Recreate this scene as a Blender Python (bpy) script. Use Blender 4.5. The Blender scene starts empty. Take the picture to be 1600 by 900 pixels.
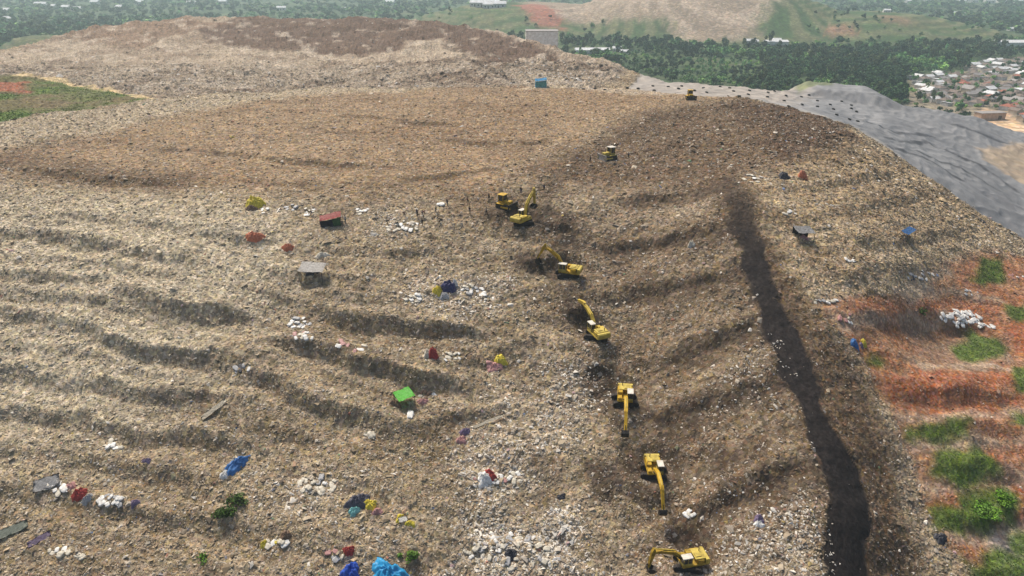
import bpy, bmesh, math, random
import numpy as np
from mathutils import Vector, Matrix, Euler

random.seed(7)
RNG = np.random.default_rng(11)
scene = bpy.context.scene
COL = scene.collection
R = math.radians

# ------------------------------------------------------------------ camera model
HC = 110.0                       # camera height over the plain (m)
PITCH = R(25.1)
FPX = 1067.0                     # focal length in photo pixels (1600 wide)
CP, SP = math.cos(PITCH), math.sin(PITCH)

def ray(u, v):
    x = (u - 800.0) / FPX
    y = (v - 450.0) / FPX
    return x, CP - y * SP, -SP - y * CP       # X, Y, Z components

def at_dist(u, v, Y):
    dx, dy, dz = ray(u, v)
    s = Y / dy
    return dx * s, Y, HC + dz * s

# ------------------------------------------------------------------ noise
def _hash(ix, iy, seed):
    h = (ix.astype(np.int64) * 374761393 + iy.astype(np.int64) * 668265263 + seed * 1442695041) & 0x7fffffff
    h = ((h ^ (h >> 13)) * 1274126177) & 0x7fffffff
    h = ((h ^ (h >> 16)) * 1103515245) & 0x7fffffff
    return (h & 0xffffff) / float(0x1000000)

def vnoise(x, y, seed=0):
    ix = np.floor(x); iy = np.floor(y)
    fx = x - ix; fy = y - iy
    fx = fx * fx * fx * (fx * (fx * 6 - 15) + 10)
    fy = fy * fy * fy * (fy * (fy * 6 - 15) + 10)
    a = _hash(ix, iy, seed); b = _hash(ix + 1, iy, seed)
    c = _hash(ix, iy + 1, seed); d = _hash(ix + 1, iy + 1, seed)
    return ((a + (b - a) * fx) * (1 - fy) + (c + (d - c) * fx) * fy) * 2 - 1

def fbm(x, y, scale, octv=3, seed=0, gain=0.5):
    t = np.zeros(np.shape(x)); amp = 1.0; f = 1.0 / scale; n = 0
    for o in range(octv):
        ca, sa = math.cos(o * 1.1 + .4), math.sin(o * 1.1 + .4)
        t += amp * vnoise((x * ca - y * sa) * f + o * 17.3, (x * sa + y * ca) * f - o * 9.1, seed + o)
        n += amp; amp *= gain; f *= 2.03
    return t / n

def smooth(a, b, x):
    t = np.clip((x - a) / (b - a), 0, 1)
    return t * t * (3 - 2 * t)

# ------------------------------------------------------------------ terrain grid
NA, NR1, NR2 = 1240, 720, 190
AS = np.linspace(-1.16, 1.16, NA)
Y0, Y1, Y2 = 58.0, 440.0, 7000.0
LY = np.concatenate([np.linspace(math.log(Y0), math.log(Y1), NR1, endpoint=False),
                     np.linspace(math.log(Y1), math.log(Y2), NR2)])
NR = NR1 + NR2
YS = np.exp(LY)
GX = AS[None, :] * YS[:, None]
GY = np.repeat(YS[:, None], NA, 1)

# control points of the landfill surface: column u, row v, forward distance Y
CT = []
def tv(v):
    dx, dy, dz = ray(800, v); return -dz / dy
def faceY(v): return 133.9 / (tv(v) + 0.452)
VF = [1080, 980, 900, 820, 750, 670, 600, 540, 490, 450, 400, 360, 330]
for u, k in [(900, 1.0), (1000, 1.0), (750, .99), (560, .965), (330, .955), (100, .955), (-150, .955), (-450, .955)]:
    for v in VF: CT.append((u, v, faceY(v) * (1 - (1 - k) * min(1, (v - 280) / 150.0))))
for u in (900, 700, 500, 200, 0, -250, -500):
    for v, Y in [(290, 183), (240, 211), (190, 256)]: CT.append((u, v, Y))
for v, Y in [(150, 310), (136, 345)]: CT += [(900, v, Y), (720, v, Y)]
for u in (560, 380, 200, 20, -200, -450):
    for v, Y in [(160, 303), (145, 335), (120, 400), (85, 480)]: CT.append((u, v, Y))
for u in (560, 380, 220):
    for v, Y in [(50, 570), (26, 650), (20, 720)]: CT.append((u, v, Y))
CT += [(700, 110, 405), (700, 80, 470), (720, 40, 590), (800, 54, 560), (835, 64, 530), (860, 100, 430), (780, 90, 450), (870, 75, 500), (930, 91, 460),
       (960, 115, 410), (1040, 125, 400), (110, 50, 590), (0, 66, 540), (1080, 140, 350), (1180, 150, 320), (1200, 140, 385),
       (1080, 170, 280), (1080, 210, 234), (1080, 260, 200), (1100, 310, 176)]
# the right-hand shoulder and the road on its ridge
for v, u in [(980, 1330), (900, 1328), (800, 1325), (700, 1300), (600, 1262), (500, 1232), (430, 1200), (360, 1165), (300, 1135)]:
    CT.append((u, v, faceY(v) * .965))
for u, v, Y in [(1250, 250, 207), (1250, 200, 248), (1300, 300, 190), (1250, 365, 163), (1330, 350, 172), (1400, 365, 182), (1450, 430, 172),
                (1300, 470, 141), (1380, 430, 156), (1450, 520, 156), (1400, 600, 127), (1380, 750, 104), (1400, 900, 88.5), (1330, 200, 270),
                (1400, 245, 250), (1500, 310, 238), (1250, 165, 330), (1320, 180, 320), (1400, 200, 330), (1500, 240, 320), (1600, 300, 285),
                (1600, 372, 230), (1600, 205, 400), (1510, 180, 395), (1400, 165, 390), (1300, 152, 388), (1600, 430, 200), (1600, 500, 172),
                (1600, 600, 142), (1580, 750, 114), (1580, 900, 93), (1500, 600, 134), (1480, 750, 108), (1480, 900, 90), (1600, 1050, 80),
                (1400, 1050, 75), (1800, 900, 97), (1800, 750, 121), (1850, 600, 152), (1850, 450, 210), (1850, 330, 290), (1800, 250, 380),
                (1900, 1050, 84), (2000, 600, 155), (2000, 400, 250)]:
    CT.append((u, v, Y))
P = np.array([at_dist(*c) for c in CT])
cx = np.stack([P[:, 0] / P[:, 1], np.log(P[:, 1])], 1)
cz = P[:, 2]
def K(d2): return np.where(d2 > 1e-12, d2 * np.log(d2 + 1e-12), 0)
n = len(cx)
A = np.zeros((n + 3, n + 3))
d2 = ((cx[:, None] - cx[None]) ** 2).sum(-1)
A[:n, :n] = K(d2) + np.eye(n) * 2e-3
A[:n, n] = 1; A[:n, n + 1:] = cx; A[n, :n] = 1; A[n + 1:, :n] = cx.T
W = np.linalg.solve(A, np.concatenate([cz, [0, 0, 0]]))
ST = 5
ia = np.linspace(0, NA - 1, NA // ST).astype(int); ir = np.unique(np.linspace(0, NR - 1, NR // ST).astype(int))
ca = AS[ia]; cl = LY[ir]
cg = np.stack(np.meshgrid(ca, cl), -1).reshape(-1, 2)
zc = np.zeros(len(cg))
for i in range(n): zc += W[i] * K(((cg - cx[i]) ** 2).sum(-1))
zc += W[n] + cg @ W[n + 1:]
zc = zc.reshape(len(cl), len(ca))
tmp = np.stack([np.interp(AS, ca, zc[i]) for i in range(len(cl))])
MAIN = np.empty((NR, NA))
for j in range(NA): MAIN[:, j] = np.interp(LY, cl, tmp[:, j])
MAIN = np.clip(MAIN, -2, 82)

# the outline of the landfill's top: outside it the flanks fall to the plain
CREST = [(-700, 118, 420), (-150, 110, 430), (0, 85, 500), (110, 50, 590), (300, 27, 650), (600, 25, 650), (800, 54, 560), (870, 75, 500), (930, 91, 460),
         (1040, 125, 400), (1200, 140, 385), (1245, 145, 400), (1262, 148, 428), (1368, 150, 428), (1405, 164, 395), (1510, 180, 395), (1600, 205, 400), (1750, 250, 385), (2050, 330, 320)]
CXY = [at_dist(*c)[:2] for c in CREST]
CXY = [(-900, 40), (-900, 300)] + CXY + [(420, 40)]

def seg_dist(X, Yv, pts, closed=False):
    best = np.full(X.shape, 1e18)
    m = len(pts)
    for i in range(m if closed else m - 1):
        ax, ay = pts[i][:2]; bx, by = pts[(i + 1) % m][:2]
        ex, ey = bx - ax, by - ay
        t = np.clip(((X - ax) * ex + (Yv - ay) * ey) / (ex * ex + ey * ey + 1e-9), 0, 1)
        best = np.minimum(best, (X - ax - t * ex) ** 2 + (Yv - ay - t * ey) ** 2)
    return np.sqrt(best)

def inside(X, Yv, pts):
    r = np.zeros(X.shape, bool); m = len(pts); j = m - 1
    for i in range(m):
        xi, yi = pts[i][:2]; xj, yj = pts[j][:2]
        if yi != yj:
            c = ((yi > Yv) != (yj > Yv)) & (X < (xj - xi) * (Yv - yi) / (yj - yi) + xi)
            r ^= c
        j = i
    return r

def sdist(X, Yv, pts):          # positive inside
    d = seg_dist(X, Yv, pts, True)
    return np.where(inside(X, Yv, pts), d, -d)

OUT = np.maximum(0, -sdist(GX, GY, CXY))
PLAIN = fbm(GX, GY, 260, 3, 40) * 2.0 + smooth(1500, 5000, GY) * 10
# the neighbouring landfill far behind
def hump(x0, y0, rx, ry, top, pw=1.0):
    q = np.sqrt(((GX - x0) / rx) ** 2 + ((GY - y0) / ry) ** 2)
    return top * smooth(1.0, 0.25, q) ** pw
FARH = np.maximum(hump(365, 1420, 400, 360, 74), hump(610, 1330, 330, 270, 36))
FARH = np.maximum(FARH, hump(30, 1480, 330, 380, 44))
FARH = np.maximum(FARH, hump(-640, 1010, 110, 90, 26))
step = 6.0
FARH0 = FARH.copy()
FARH = FARH * .45 + .55 * (np.floor(FARH / step) + smooth(.15, .6, FARH / step - np.floor(FARH / step))) * step
_hx, _hy, _ = at_dist(1316, 150, 404)
GHEAP = 4.2 * smooth(1.0, .42, np.maximum(np.abs(GX - _hx) / 34, np.abs(GY - _hy) / 24)) + .0
LAND = MAIN - 0.55 * OUT + GHEAP
H = np.maximum(PLAIN + FARH, LAND)
ONLAND = LAND > PLAIN + FARH - .5

def sample(arr, x, y):
    fa = (np.asarray(x) / np.asarray(y) - AS[0]) / (AS[1] - AS[0])
    fr = np.interp(np.log(np.asarray(y)), LY, np.arange(NR))
    fa = np.clip(fa, 0, NA - 1.001); fr = np.clip(fr, 0, NR - 1.001)
    i = fa.astype(int); j = fr.astype(int); p = fa - i; q = fr - j
    return (arr[j, i] * (1 - p) + arr[j, i + 1] * p) * (1 - q) + (arr[j + 1, i] * (1 - p) + arr[j + 1, i + 1] * p) * q

YM = np.exp(np.linspace(math.log(60), math.log(6800), 5000))
def ground(u, v, arr=None):
    """the point of the terrain seen at photo pixel u, v -> x, y, z"""
    arr = H if arr is None else arr
    dx, dy, dz = ray(u, v)
    s = YM / dy
    x = dx * s; z = HC + dz * s
    x = np.clip(x, -1.15 * YM, 1.15 * YM)
    g = sample(arr, x, YM)
    k = np.argmax(g >= z)
    if not (g >= z).any(): k = len(YM) - 1
    if k > 0:
        a = g[k - 1] - z[k - 1]; b = g[k] - z[k]
        w = -a / (b - a + 1e-9); Y = YM[k - 1] + (YM[k] - YM[k - 1]) * min(1, max(0, w))
    else: Y = YM[0]
    X = dx * Y / dy
    return float(X), float(Y), float(sample(arr, np.array(X), np.array(Y)))

def gpoly(pts): return [ground(u, v)[:2] for u, v in pts]

# ------------------------------------------------------------------ machines stand on levelled pads
MACH = {  # name: (u, v of the ground contact)
    'd1': (1078, 155), 'd2': (951, 249), 'd3': (789, 325), 'e4': (817, 350), 'e5': (886, 431),
    'e6': (932, 527), 'e7': (976, 629), 'e8': (1021, 741), 'e9': (1074, 884)}
MPOS = {k: ground(*p) for k, p in MACH.items()}

# ------------------------------------------------------------------ terraces cut into the waste
def polybox(pts, pad):
    xs = [p[0] for p in pts]; ys = [p[1] for p in pts]
    return (GX > min(xs) - pad) & (GX < max(xs) + pad) & (GY > min(ys) - pad) & (GY < max(ys) + pad)

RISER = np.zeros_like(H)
DISP = np.zeros_like(H)
def furrow(px, h, wid=3.0, lu=9.0, ld=5.0):
    """a step in the slope: px is the foot of the bank, photo pixels left to right"""
    pts = gpoly(px)
    m = polybox(pts, 32)
    X = GX[m]; Yv = GY[m]
    X = X + fbm(X, Yv, 9, 2, 71) * 1.1; Yv = Yv + fbm(X, Yv, 7, 3, 72) * 1.6
    best = np.full(X.shape, 1e9); sgn = np.zeros(X.shape); tt = np.zeros(X.shape)
    L = [0]
    for a, b in zip(pts[:-1], pts[1:]): L.append(L[-1] + math.dist(a, b))
    for i, (a, b) in enumerate(zip(pts[:-1], pts[1:])):
        ex, ey = b[0] - a[0], b[1] - a[1]; l2 = ex * ex + ey * ey + 1e-9
        t = np.clip(((X - a[0]) * ex + (Yv - a[1]) * ey) / l2, 0, 1)
        d = np.hypot(X - a[0] - t * ex, Yv - a[1] - t * ey)
        s = np.sign(ex * (Yv - a[1]) - ey * (X - a[0]))
        k = d < best
        best = np.where(k, d, best); sgn = np.where(k, s, sgn); tt = np.where(k, (L[i] + t * (L[i + 1] - L[i])) / L[-1], tt)
    s = best * sgn
    e = smooth(0, .30, tt) * smooth(1, .66, tt)
    if px[0][0] <= 2: e = np.where(tt < .5, np.maximum(e, .85), e)
    e = e * (0.82 + .25 * fbm(X, Yv, 26, 2, 73))
    prof = np.where(s > 0, smooth(0, wid, s) * 1.55 - .75, -.75)
    prof = np.where(s > wid, .8 * np.exp(-(s - wid) / lu), prof)
    prof = np.where(s < 0, -.75 * np.exp(s / ld), prof)
    h = h * .9
    DISP[m] += h * e * prof
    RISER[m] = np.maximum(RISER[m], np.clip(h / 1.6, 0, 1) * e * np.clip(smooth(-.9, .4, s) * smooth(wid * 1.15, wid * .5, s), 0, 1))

furrow([(0, 262), (60, 268), (120, 278), (180, 288), (250, 290), (330, 297)], 1.6, 4)
furrow([(0, 373), (50, 381), (110, 391), (170, 396), (230, 402)], 1.6)
furrow([(0, 441), (60, 448), (140, 450), (200, 456)], 1.4)
furrow([(150, 415), (220, 408), (250, 413), (290, 421), (330, 428)], 1.7, 3.2)
furrow([(280, 372), (320, 377), (380, 383), (450, 392)], 1.1)
furrow([(150, 462), (200, 482), (250, 494), (300, 503), (350, 508), (410, 512), (450, 505)], 2.2)
furrow([(0, 503), (50, 512), (110, 524), (160, 547), (200, 558), (245, 567), (300, 577), (350, 579), (410, 580), (460, 588)], 2.1)
furrow([(0, 597), (50, 602), (90, 609), (140, 619), (190, 627), (240, 634), (300, 638), (345, 640), (400, 652)], 2.0)
furrow([(0, 654), (60, 664), (120, 675), (200, 686), (300, 699), (380, 708), (450, 722)], 1.5)
furrow([(0, 548), (60, 556), (120, 568), (180, 585), (260, 600), (330, 606)], 1.0)
furrow([(440, 478), (480, 490), (520, 504), (560, 517), (610, 527), (680, 534), (750, 541), (800, 545)], 2.3)
furrow([(380, 533), (430, 548), (480, 562), (530, 575), (580, 587), (630, 599), (690, 611), (750, 620), (800, 620)], 2.5)
furrow([(300, 582), (350, 594), (400, 610), (440, 626), (490, 648), (540, 665), (590, 674), (660, 676)], 1.9)
furrow([(150, 632), (230, 650), (340, 668), (420, 688), (500, 706), (560, 712)], 1.1)
furrow([(330, 448), (400, 462), (470, 474), (540, 480), (620, 486), (680, 488)], 1.0)
furrow([(450, 388), (540, 402), (620, 408), (700, 400)], 1.0)
furrow([(380, 425), (470, 444), (560, 450), (640, 452)], .9)
furrow([(0, 345), (80, 348), (160, 352), (250, 362), (340, 372)], .9)
furrow([(0, 415), (80, 418), (170, 430), (260, 446), (330, 455)], 1.0)
furrow([(0, 470), (70, 474), (140, 486), (220, 504), (300, 520), (360, 528)], 1.2)
furrow([(0, 712), (90, 722), (200, 742), (300, 758), (400, 775)], 1.0)
furrow([(0, 780), (120, 800), (240, 822), (350, 840), (450, 862)], .9)
furrow([(560, 700), (640, 682), (740, 664), (830, 636)], 1.0)
furrow([(680, 590), (740, 580), (820, 560), (880, 530)], .9)
# ridges falling from the haul road towards the machines
furrow([(930, 600), (1000, 585), (1050, 566), (1110, 547), (1160, 526), (1215, 500)], 1.4, 3.5)
furrow([(985, 690), (1050, 660), (1110, 642), (1170, 622), (1240, 600)], 1.4, 3.5)
furrow([(1050, 862), (1110, 818), (1170, 778), (1230, 750), (1300, 733)], 1.4, 3.5)
furrow([(900, 485), (980, 470), (1080, 453), (1130, 440), (1190, 420)], 1.4, 3)
furrow([(930, 402), (1020, 386), (1080, 380), (1150, 360)], 1.3, 3)
furrow([(900, 335), (980, 322), (1060, 312), (1120, 298)], 1.0, 3)
# benches on the right-hand shoulder
furrow([(1180, 300), (1260, 300), (1340, 292), (1420, 272)], .9, 3)
furrow([(1190, 345), (1280, 350), (1360, 335), (1440, 318), (1490, 300)], .9, 3)
furrow([(1200, 400), (1300, 402), (1400, 392), (1500, 370), (1560, 362)], .9, 3)
furrow([(1240, 452), (1320, 452), (1420, 440), (1520, 418)], .8, 3)
furrow([(1290, 520), (1380, 515), (1460, 520), (1540, 525), (1620, 540)], 1.8, 3.5)
furrow([(1370, 640), (1440, 640), (1530, 632), (1640, 612)], 2.2, 6)
furrow([(1410, 705), (1500, 700), (1640, 680)], 1.2, 4)
furrow([(1440, 775), (1520, 760), (1640, 742)], 1.6, 4)
furrow([(1470, 835), (1560, 828), (1660, 790)], 1.5, 3)
for px in ([(380, 246), (460, 254), (540, 262), (640, 262)], [(500, 180), (580, 187), (680, 196), (760, 196)], [(560, 284), (680, 280), (790, 262)], [(200, 232), (300, 241), (420, 246)], [(640, 216), (740, 228), (840, 224), (900, 205)]):
    furrow(px, .9, 2.5)
# the dug faces the excavators work from
for (u, v, w) in [(850, 420, 26), (905, 500, 22), (950, 585, 26), (995, 700, 26), (880, 360, 24), (1000, 660, 22)]:
    furrow([(u - w * 1.3, v + 4), (u - w * .3, v + 2), (u + w, v - 2)], 1.3, 2.5, 5, 3)

rough = fbm(GX, GY, 22, 3, 3) * .9 + fbm(GX, GY, 5.5, 3, 5) * .34
# small parallel ridges left by the machines: along the benches on the left, along the spurs on the right
def along(p, q):
    a = ground(*p); b = ground(*q); L_ = math.hypot(b[0] - a[0], b[1] - a[1]); return (b[0] - a[0]) / L_, (b[1] - a[1]) / L_
_lx, _ly = along((100, 520), (500, 600)); _rx, _ry = along((1000, 585), (1215, 500))
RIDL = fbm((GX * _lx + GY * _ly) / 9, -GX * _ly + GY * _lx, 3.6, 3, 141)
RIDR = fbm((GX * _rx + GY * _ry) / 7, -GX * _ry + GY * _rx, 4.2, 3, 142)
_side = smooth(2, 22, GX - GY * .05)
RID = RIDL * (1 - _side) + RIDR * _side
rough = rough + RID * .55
fine = (fbm(GX, GY, 1.7, 2, 8) * .30 + np.abs(fbm(GX, GY, .8, 2, 9)) * .26)

# ------------------------------------------------------------------ zones (plan outlines of what the ground is made of)
WOB = fbm(GX, GY, 7, 3, 21)
WOB2 = fbm(GX, GY, 22, 3, 25)
def zone(px, soft=3.0, wob=3.0):
    pts = gpoly(px)
    xs = [p[0] for p in pts]; ys = [p[1] for p in pts]
    pad = soft + wob * 2 + 2
    m = polybox(pts, pad)
    out = np.zeros_like(H)
    d = sdist(GX[m], GY[m], pts) + WOB[m] * wob
    out[m] = smooth(-soft / 2, soft / 2, d)
    return out
def stroke(px, wid, soft=2.0, wob=1.5):
    pts = gpoly(px)
    m = polybox(pts, wid + soft + wob * 2 + 2)
    out = np.zeros_like(H)
    d = wid / 2 - seg_dist(GX[m], GY[m], pts) + WOB[m] * wob
    out[m] = smooth(-soft / 2, soft / 2, d)
    return out

ALB = np.empty((NR, NA, 3)); SPECK = np.ones((NR, NA))
ALB[:] = (.292, .234, .162)
def paint(mask, c, k=1.0):
    w = (mask * k)[..., None]
    ALB[:] = ALB * (1 - w) + np.array(c) * w
# general tone changes of the waste
paint(smooth(-.1, .5, WOB2), (.315, .255, .180), .7)
paint(smooth(.0, .5, fbm(GX, GY, 13, 3, 33)), (.165, .120, .076), .7)
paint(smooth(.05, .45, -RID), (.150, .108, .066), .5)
paint(zone([(-60, 300), (250, 305), (480, 330), (420, 480), (330, 560), (250, 680), (-60, 780)], 25, 10), (.455, .400, .305), .8)   # greyer weathered benches
paint(zone([(-60, 690), (300, 690), (600, 640), (700, 760), (600, 900), (-60, 960)], 25, 10), (.285, .222, .145), .6)
PLAT = zone([(-60, 245), (0, 240), (150, 208), (330, 168), (480, 147), (700, 138), (1000, 139), (1180, 153), (1000, 178), (930, 215), (830, 262), (780, 302), (600, 300), (400, 303), (250, 292), (100, 272), (-60, 262)], 26, 9)
paint(PLAT, (.225, .156, .098), .88)
paint(PLAT * smooth(-.2, .4, fbm(GX, GY * .6, 30, 3, 36)), (.275, .205, .135), .5)
paint(PLAT * smooth(.05, .5, fbm(GX * .22, GY, 9, 4, 38)), (.165, .108, .066), .6)
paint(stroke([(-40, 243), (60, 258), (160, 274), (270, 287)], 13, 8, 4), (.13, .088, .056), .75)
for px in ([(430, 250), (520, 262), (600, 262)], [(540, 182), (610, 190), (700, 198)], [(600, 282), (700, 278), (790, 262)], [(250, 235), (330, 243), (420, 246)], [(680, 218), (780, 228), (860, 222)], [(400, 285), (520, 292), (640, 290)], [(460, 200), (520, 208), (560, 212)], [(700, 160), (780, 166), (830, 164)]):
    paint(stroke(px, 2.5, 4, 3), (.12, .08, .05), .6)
DARKR = zone([(1000, 176), (1180, 153), (1280, 183), (1345, 218), (1312, 264), (1240, 274), (1150, 285), (1080, 300), (950, 305), (860, 295), (830, 262), (930, 215)], 14, 6)
paint(DARKR, (.122, .082, .052), .92)
paint(zone([(1130, 160), (1250, 170), (1345, 215), (1312, 262), (1220, 262), (1180, 220)], 6, 5), (.092, .057, .036), .7)
paint(stroke([(850, 300), (1000, 200), (1090, 165)], 8, 8, 4), (.105, .072, .046), .75)
WORK = stroke([(800, 312), (880, 400), (915, 520), (965, 610), (1005, 730), (1060, 880)], 12, 12, 5)
paint(WORK, (.130, .090, .056), .75)
paint(zone([(820, 380), (960, 380), (1010, 520), (960, 600), (880, 560), (830, 480)], 24, 10) * smooth(-.3, .3, WOB2), (.14, .10, .062), .55)
paint(zone([(900, 290), (1110, 300), (1190, 420), (1210, 520), (1100, 560), (960, 500), (900, 380)], 20, 8), (.235, .18, .128), .5)
paint(stroke([(700, 330), (810, 345), (900, 350), (950, 330)], 5, 6, 4), (.13, .09, .055), .5)
paint(zone([(1080, 470), (1200, 470), (1220, 620), (1250, 720), (1290, 900), (1120, 900), (1100, 700)], 20, 8), (.272, .218, .150), .5)
paint(zone([(960, 560), (1080, 640), (1150, 700), (1120, 780), (1060, 800), (1000, 690)], 20, 9), (.15, .108, .07), .5)
# pale strip round the plateau and the mound behind
paint(zone([(-60, 200), (0, 192), (240, 156), (480, 139), (720, 136), (480, 150), (330, 168), (150, 207), (-60, 243)], 12, 7), (.375, .315, .235), .8)
MOUND = zone([(-300, 112), (0, 80), (110, 50), (300, 20), (600, 15), (800, 45), (930, 88), (1040, 124), (940, 138), (700, 137), (480, 139), (240, 155), (80, 125), (-300, 125)], 8, 4)
paint(MOUND, (.325, .270, .215), .9)
paint(MOUND * smooth(-.05, .45, fbm(GX, GY * .7, 26, 4, 44)), (.215, .160, .118), .5)
paint(zone([(305, 48), (360, 30), (500, 25), (640, 30), (760, 48), (840, 70), (880, 100), (900, 125), (800, 105), (720, 82), (690, 60), (640, 66), (635, 82), (520, 84), (400, 78), (330, 66)], 8, 8), (.088, .052, .036), .9)
paint(zone([(20, 72), (130, 48), (300, 30), (360, 36), (250, 60), (220, 78), (120, 66)], 8, 7), (.17, .108, .072), .75)
paint(MOUND * smooth(.1, .5, fbm(GX * .35, GY * .6, 10, 4, 46)), (.13, .088, .062), .65)
paint(MOUND * smooth(.2, .5, fbm(GX * .6, GY * .5, 6, 3, 47)), (.44, .38, .32), .6)
paint(stroke([(690, 68), (740, 95), (800, 128)], 4, 3, 2), (.10, .07, .05), .8)
paint(stroke([(640, 66), (600, 100), (590, 125)], 5, 5, 3), (.22, .17, .13), .6)
paint(stroke([(815, 139), (900, 137), (1000, 140)], 5, 3, 2), (.46, .39, .29), .8)
paint(zone([(880, 135), (1000, 140), (1190, 152), (1000, 150)], 4, 3), (.36, .30, .235), .7)
LITT = smooth(-.6, .2, WOB)      # litter density control further down
WHITE = np.maximum.reduce([
    zone([(690, 900), (720, 845), (790, 800), (900, 830), (920, 900)], 12, 8),
    zone([(740, 700), (840, 690), (850, 770), (740, 790)], 10, 6) * .8,
    zone([(770, 620), (900, 560), (940, 640), (850, 740), (800, 700)], 14, 8) * .7,
    zone([(650, 440), (780, 440), (760, 500), (660, 500)], 8, 6) * .7,
    zone([(1140, 790), (1270, 780), (1285, 900), (1120, 900)], 12, 6) * .55,
    zone([(1120, 550), (1190, 540), (1215, 640), (1130, 650)], 8, 6) * .5,
    zone([(560, 330), (680, 330), (680, 370), (590, 370)], 6, 5) * .5,
    zone([(380, 720), (560, 750), (560, 790), (450, 790)], 8, 6) * .4,
    zone([(800, 90), (870, 100), (960, 130), (820, 132)], 8, 6) * .7])
paint(WHITE, (.40, .335, .258), .6)

# cut banks painted a darker brown, broken up by noise
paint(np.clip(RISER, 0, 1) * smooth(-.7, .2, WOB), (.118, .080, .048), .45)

# green bank at the left edge
GBANK = zone([(-300, 110), (60, 121), (140, 136), (236, 156), (130, 170), (0, 190), (-300, 215)], 3, 1.2)
paint(GBANK, (.135, .118, .058), 1)
GR = np.zeros_like(H)
GR = np.maximum(GR, GBANK * smooth(-.25, .3, fbm(GX, GY * .8, 24, 3, 51) + .25 * WOB + .12))
paint(GBANK * zone([(-200, 124), (44, 129), (40, 146), (-200, 152)], 6, 4), (.28, .105, .065), .9)
paint(zone([(40, 150), (150, 138), (200, 158), (120, 166), (40, 172)], 8, 5), (.16, .125, .075), .8)
GR = GR * (1 - .4 * zone([(40, 150), (150, 138), (200, 158), (120, 166), (40, 172)], 8, 5))
GR = GR * (1 - zone([(-200, 122), (48, 127), (44, 148), (-200, 154)], 6, 4))
PATH = stroke([(30, 120), (80, 124), (140, 136), (236, 155)], 6.5, 2, .8)
paint(PATH, (.47, .37, .22), .95)

# red earth terraces at the right
RED = zone([(1285, 478), (1400, 462), (1470, 415), (1530, 392), (1600, 400), (1750, 420), (1900, 700), (1900, 1000), (1560, 960), (1490, 860), (1455, 800), (1425, 720), (1385, 640), (1345, 560), (1310, 510)], 5, 3)
RN = fbm(GX, GY, 8, 4, 61)
REDC = RED * smooth(-.35, .25, RN + .12)
paint(RED, (.33, .175, .090), .85)
paint(REDC, (.32, .135, .066), .7)
for pz, k in [([(1380, 590), (1450, 580), (1580, 575), (1590, 600), (1530, 625), (1440, 640), (1395, 632)], 1), ([(1420, 640), (1560, 610), (1640, 600), (1640, 640), (1500, 665), (1430, 672)], .6),
              ([(1560, 500), (1640, 490), (1640, 560), (1590, 550)], 1), ([(1290, 478), (1400, 470), (1400, 492), (1310, 500)], .8), ([(1400, 465), (1500, 462), (1560, 480), (1530, 492), (1420, 480)], .7),
              ([(1530, 690), (1660, 670), (1660, 720), (1540, 715)], .7), ([(1500, 840), (1570, 815), (1660, 800), (1660, 830), (1570, 855)], .9), ([(1470, 765), (1580, 745), (1660, 740), (1660, 755), (1480, 775)], .6)]:
    paint(zone(pz, 4, 2.5), (.34, .125, .060), .85 * k)
paint(RED * zone([(1460, 520), (1580, 525), (1590, 572), (1450, 580), (1400, 560)], 5, 3), (.25, .18, .125), .6)
paint(RED * zone([(1330, 500), (1480, 495), (1500, 530), (1400, 535), (1345, 530)], 5, 3), (.17, .105, .06), .55)
for px in ([(1385, 648), (1480, 655), (1560, 645), (1650, 632)], [(1425, 700), (1520, 692), (1650, 682)], [(1450, 765), (1540, 748), (1650, 738)], [(1480, 842), (1570, 824), (1650, 812)], [(1310, 508), (1400, 502), (1480, 498)], [(1440, 575), (1540, 572), (1580, 578)], [(1400, 452), (1480, 455), (1560, 470)]):
    paint(RED * stroke(px, 2.6, 2, 1.6), (.39, .285, .195), .75)
for px in ([(1390, 628), (1480, 628), (1560, 618)], [(1440, 745), (1500, 760), (1580, 742)], [(1500, 815), (1580, 800), (1650, 780)], [(1340, 520), (1440, 518), (1540, 512)]):
    paint(RED * stroke(px, 2.2, 2, 1.6), (.14, .075, .045), .6)
for pz in ([(1485, 545), (1520, 522), (1565, 530), (1582, 548), (1560, 560), (1500, 560)], [(1580, 575), (1640, 560), (1640, 620), (1585, 612)],
           [(1530, 405), (1570, 400), (1570, 445), (1535, 455), (1515, 440)], [(1570, 480), (1620, 475), (1620, 505), (1575, 505)],
           [(1410, 672), (1460, 660), (1515, 660), (1510, 682), (1450, 690), (1415, 690)], [(1455, 712), (1530, 700), (1560, 735), (1500, 758), (1450, 745)],
           [(1498, 778), (1560, 765), (1590, 770), (1580, 805), (1540, 822), (1500, 815)], [(1455, 800), (1500, 795), (1505, 830), (1460, 825)],
           [(1500, 870), (1570, 860), (1660, 880), (1660, 960), (1520, 930)], [(1350, 562), (1385, 560), (1390, 575), (1355, 575)], [(1570, 650), (1640, 640), (1640, 665), (1575, 668)],
           [(1580, 835), (1660, 815), (1660, 850), (1590, 860)]):
    GR = np.maximum(GR, zone(pz, 3, 2.2))
paint(zone([(1560, 845), (1660, 830), (1660, 900), (1580, 905)], 5, 4), (.43, .39, .34), .7)
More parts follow.
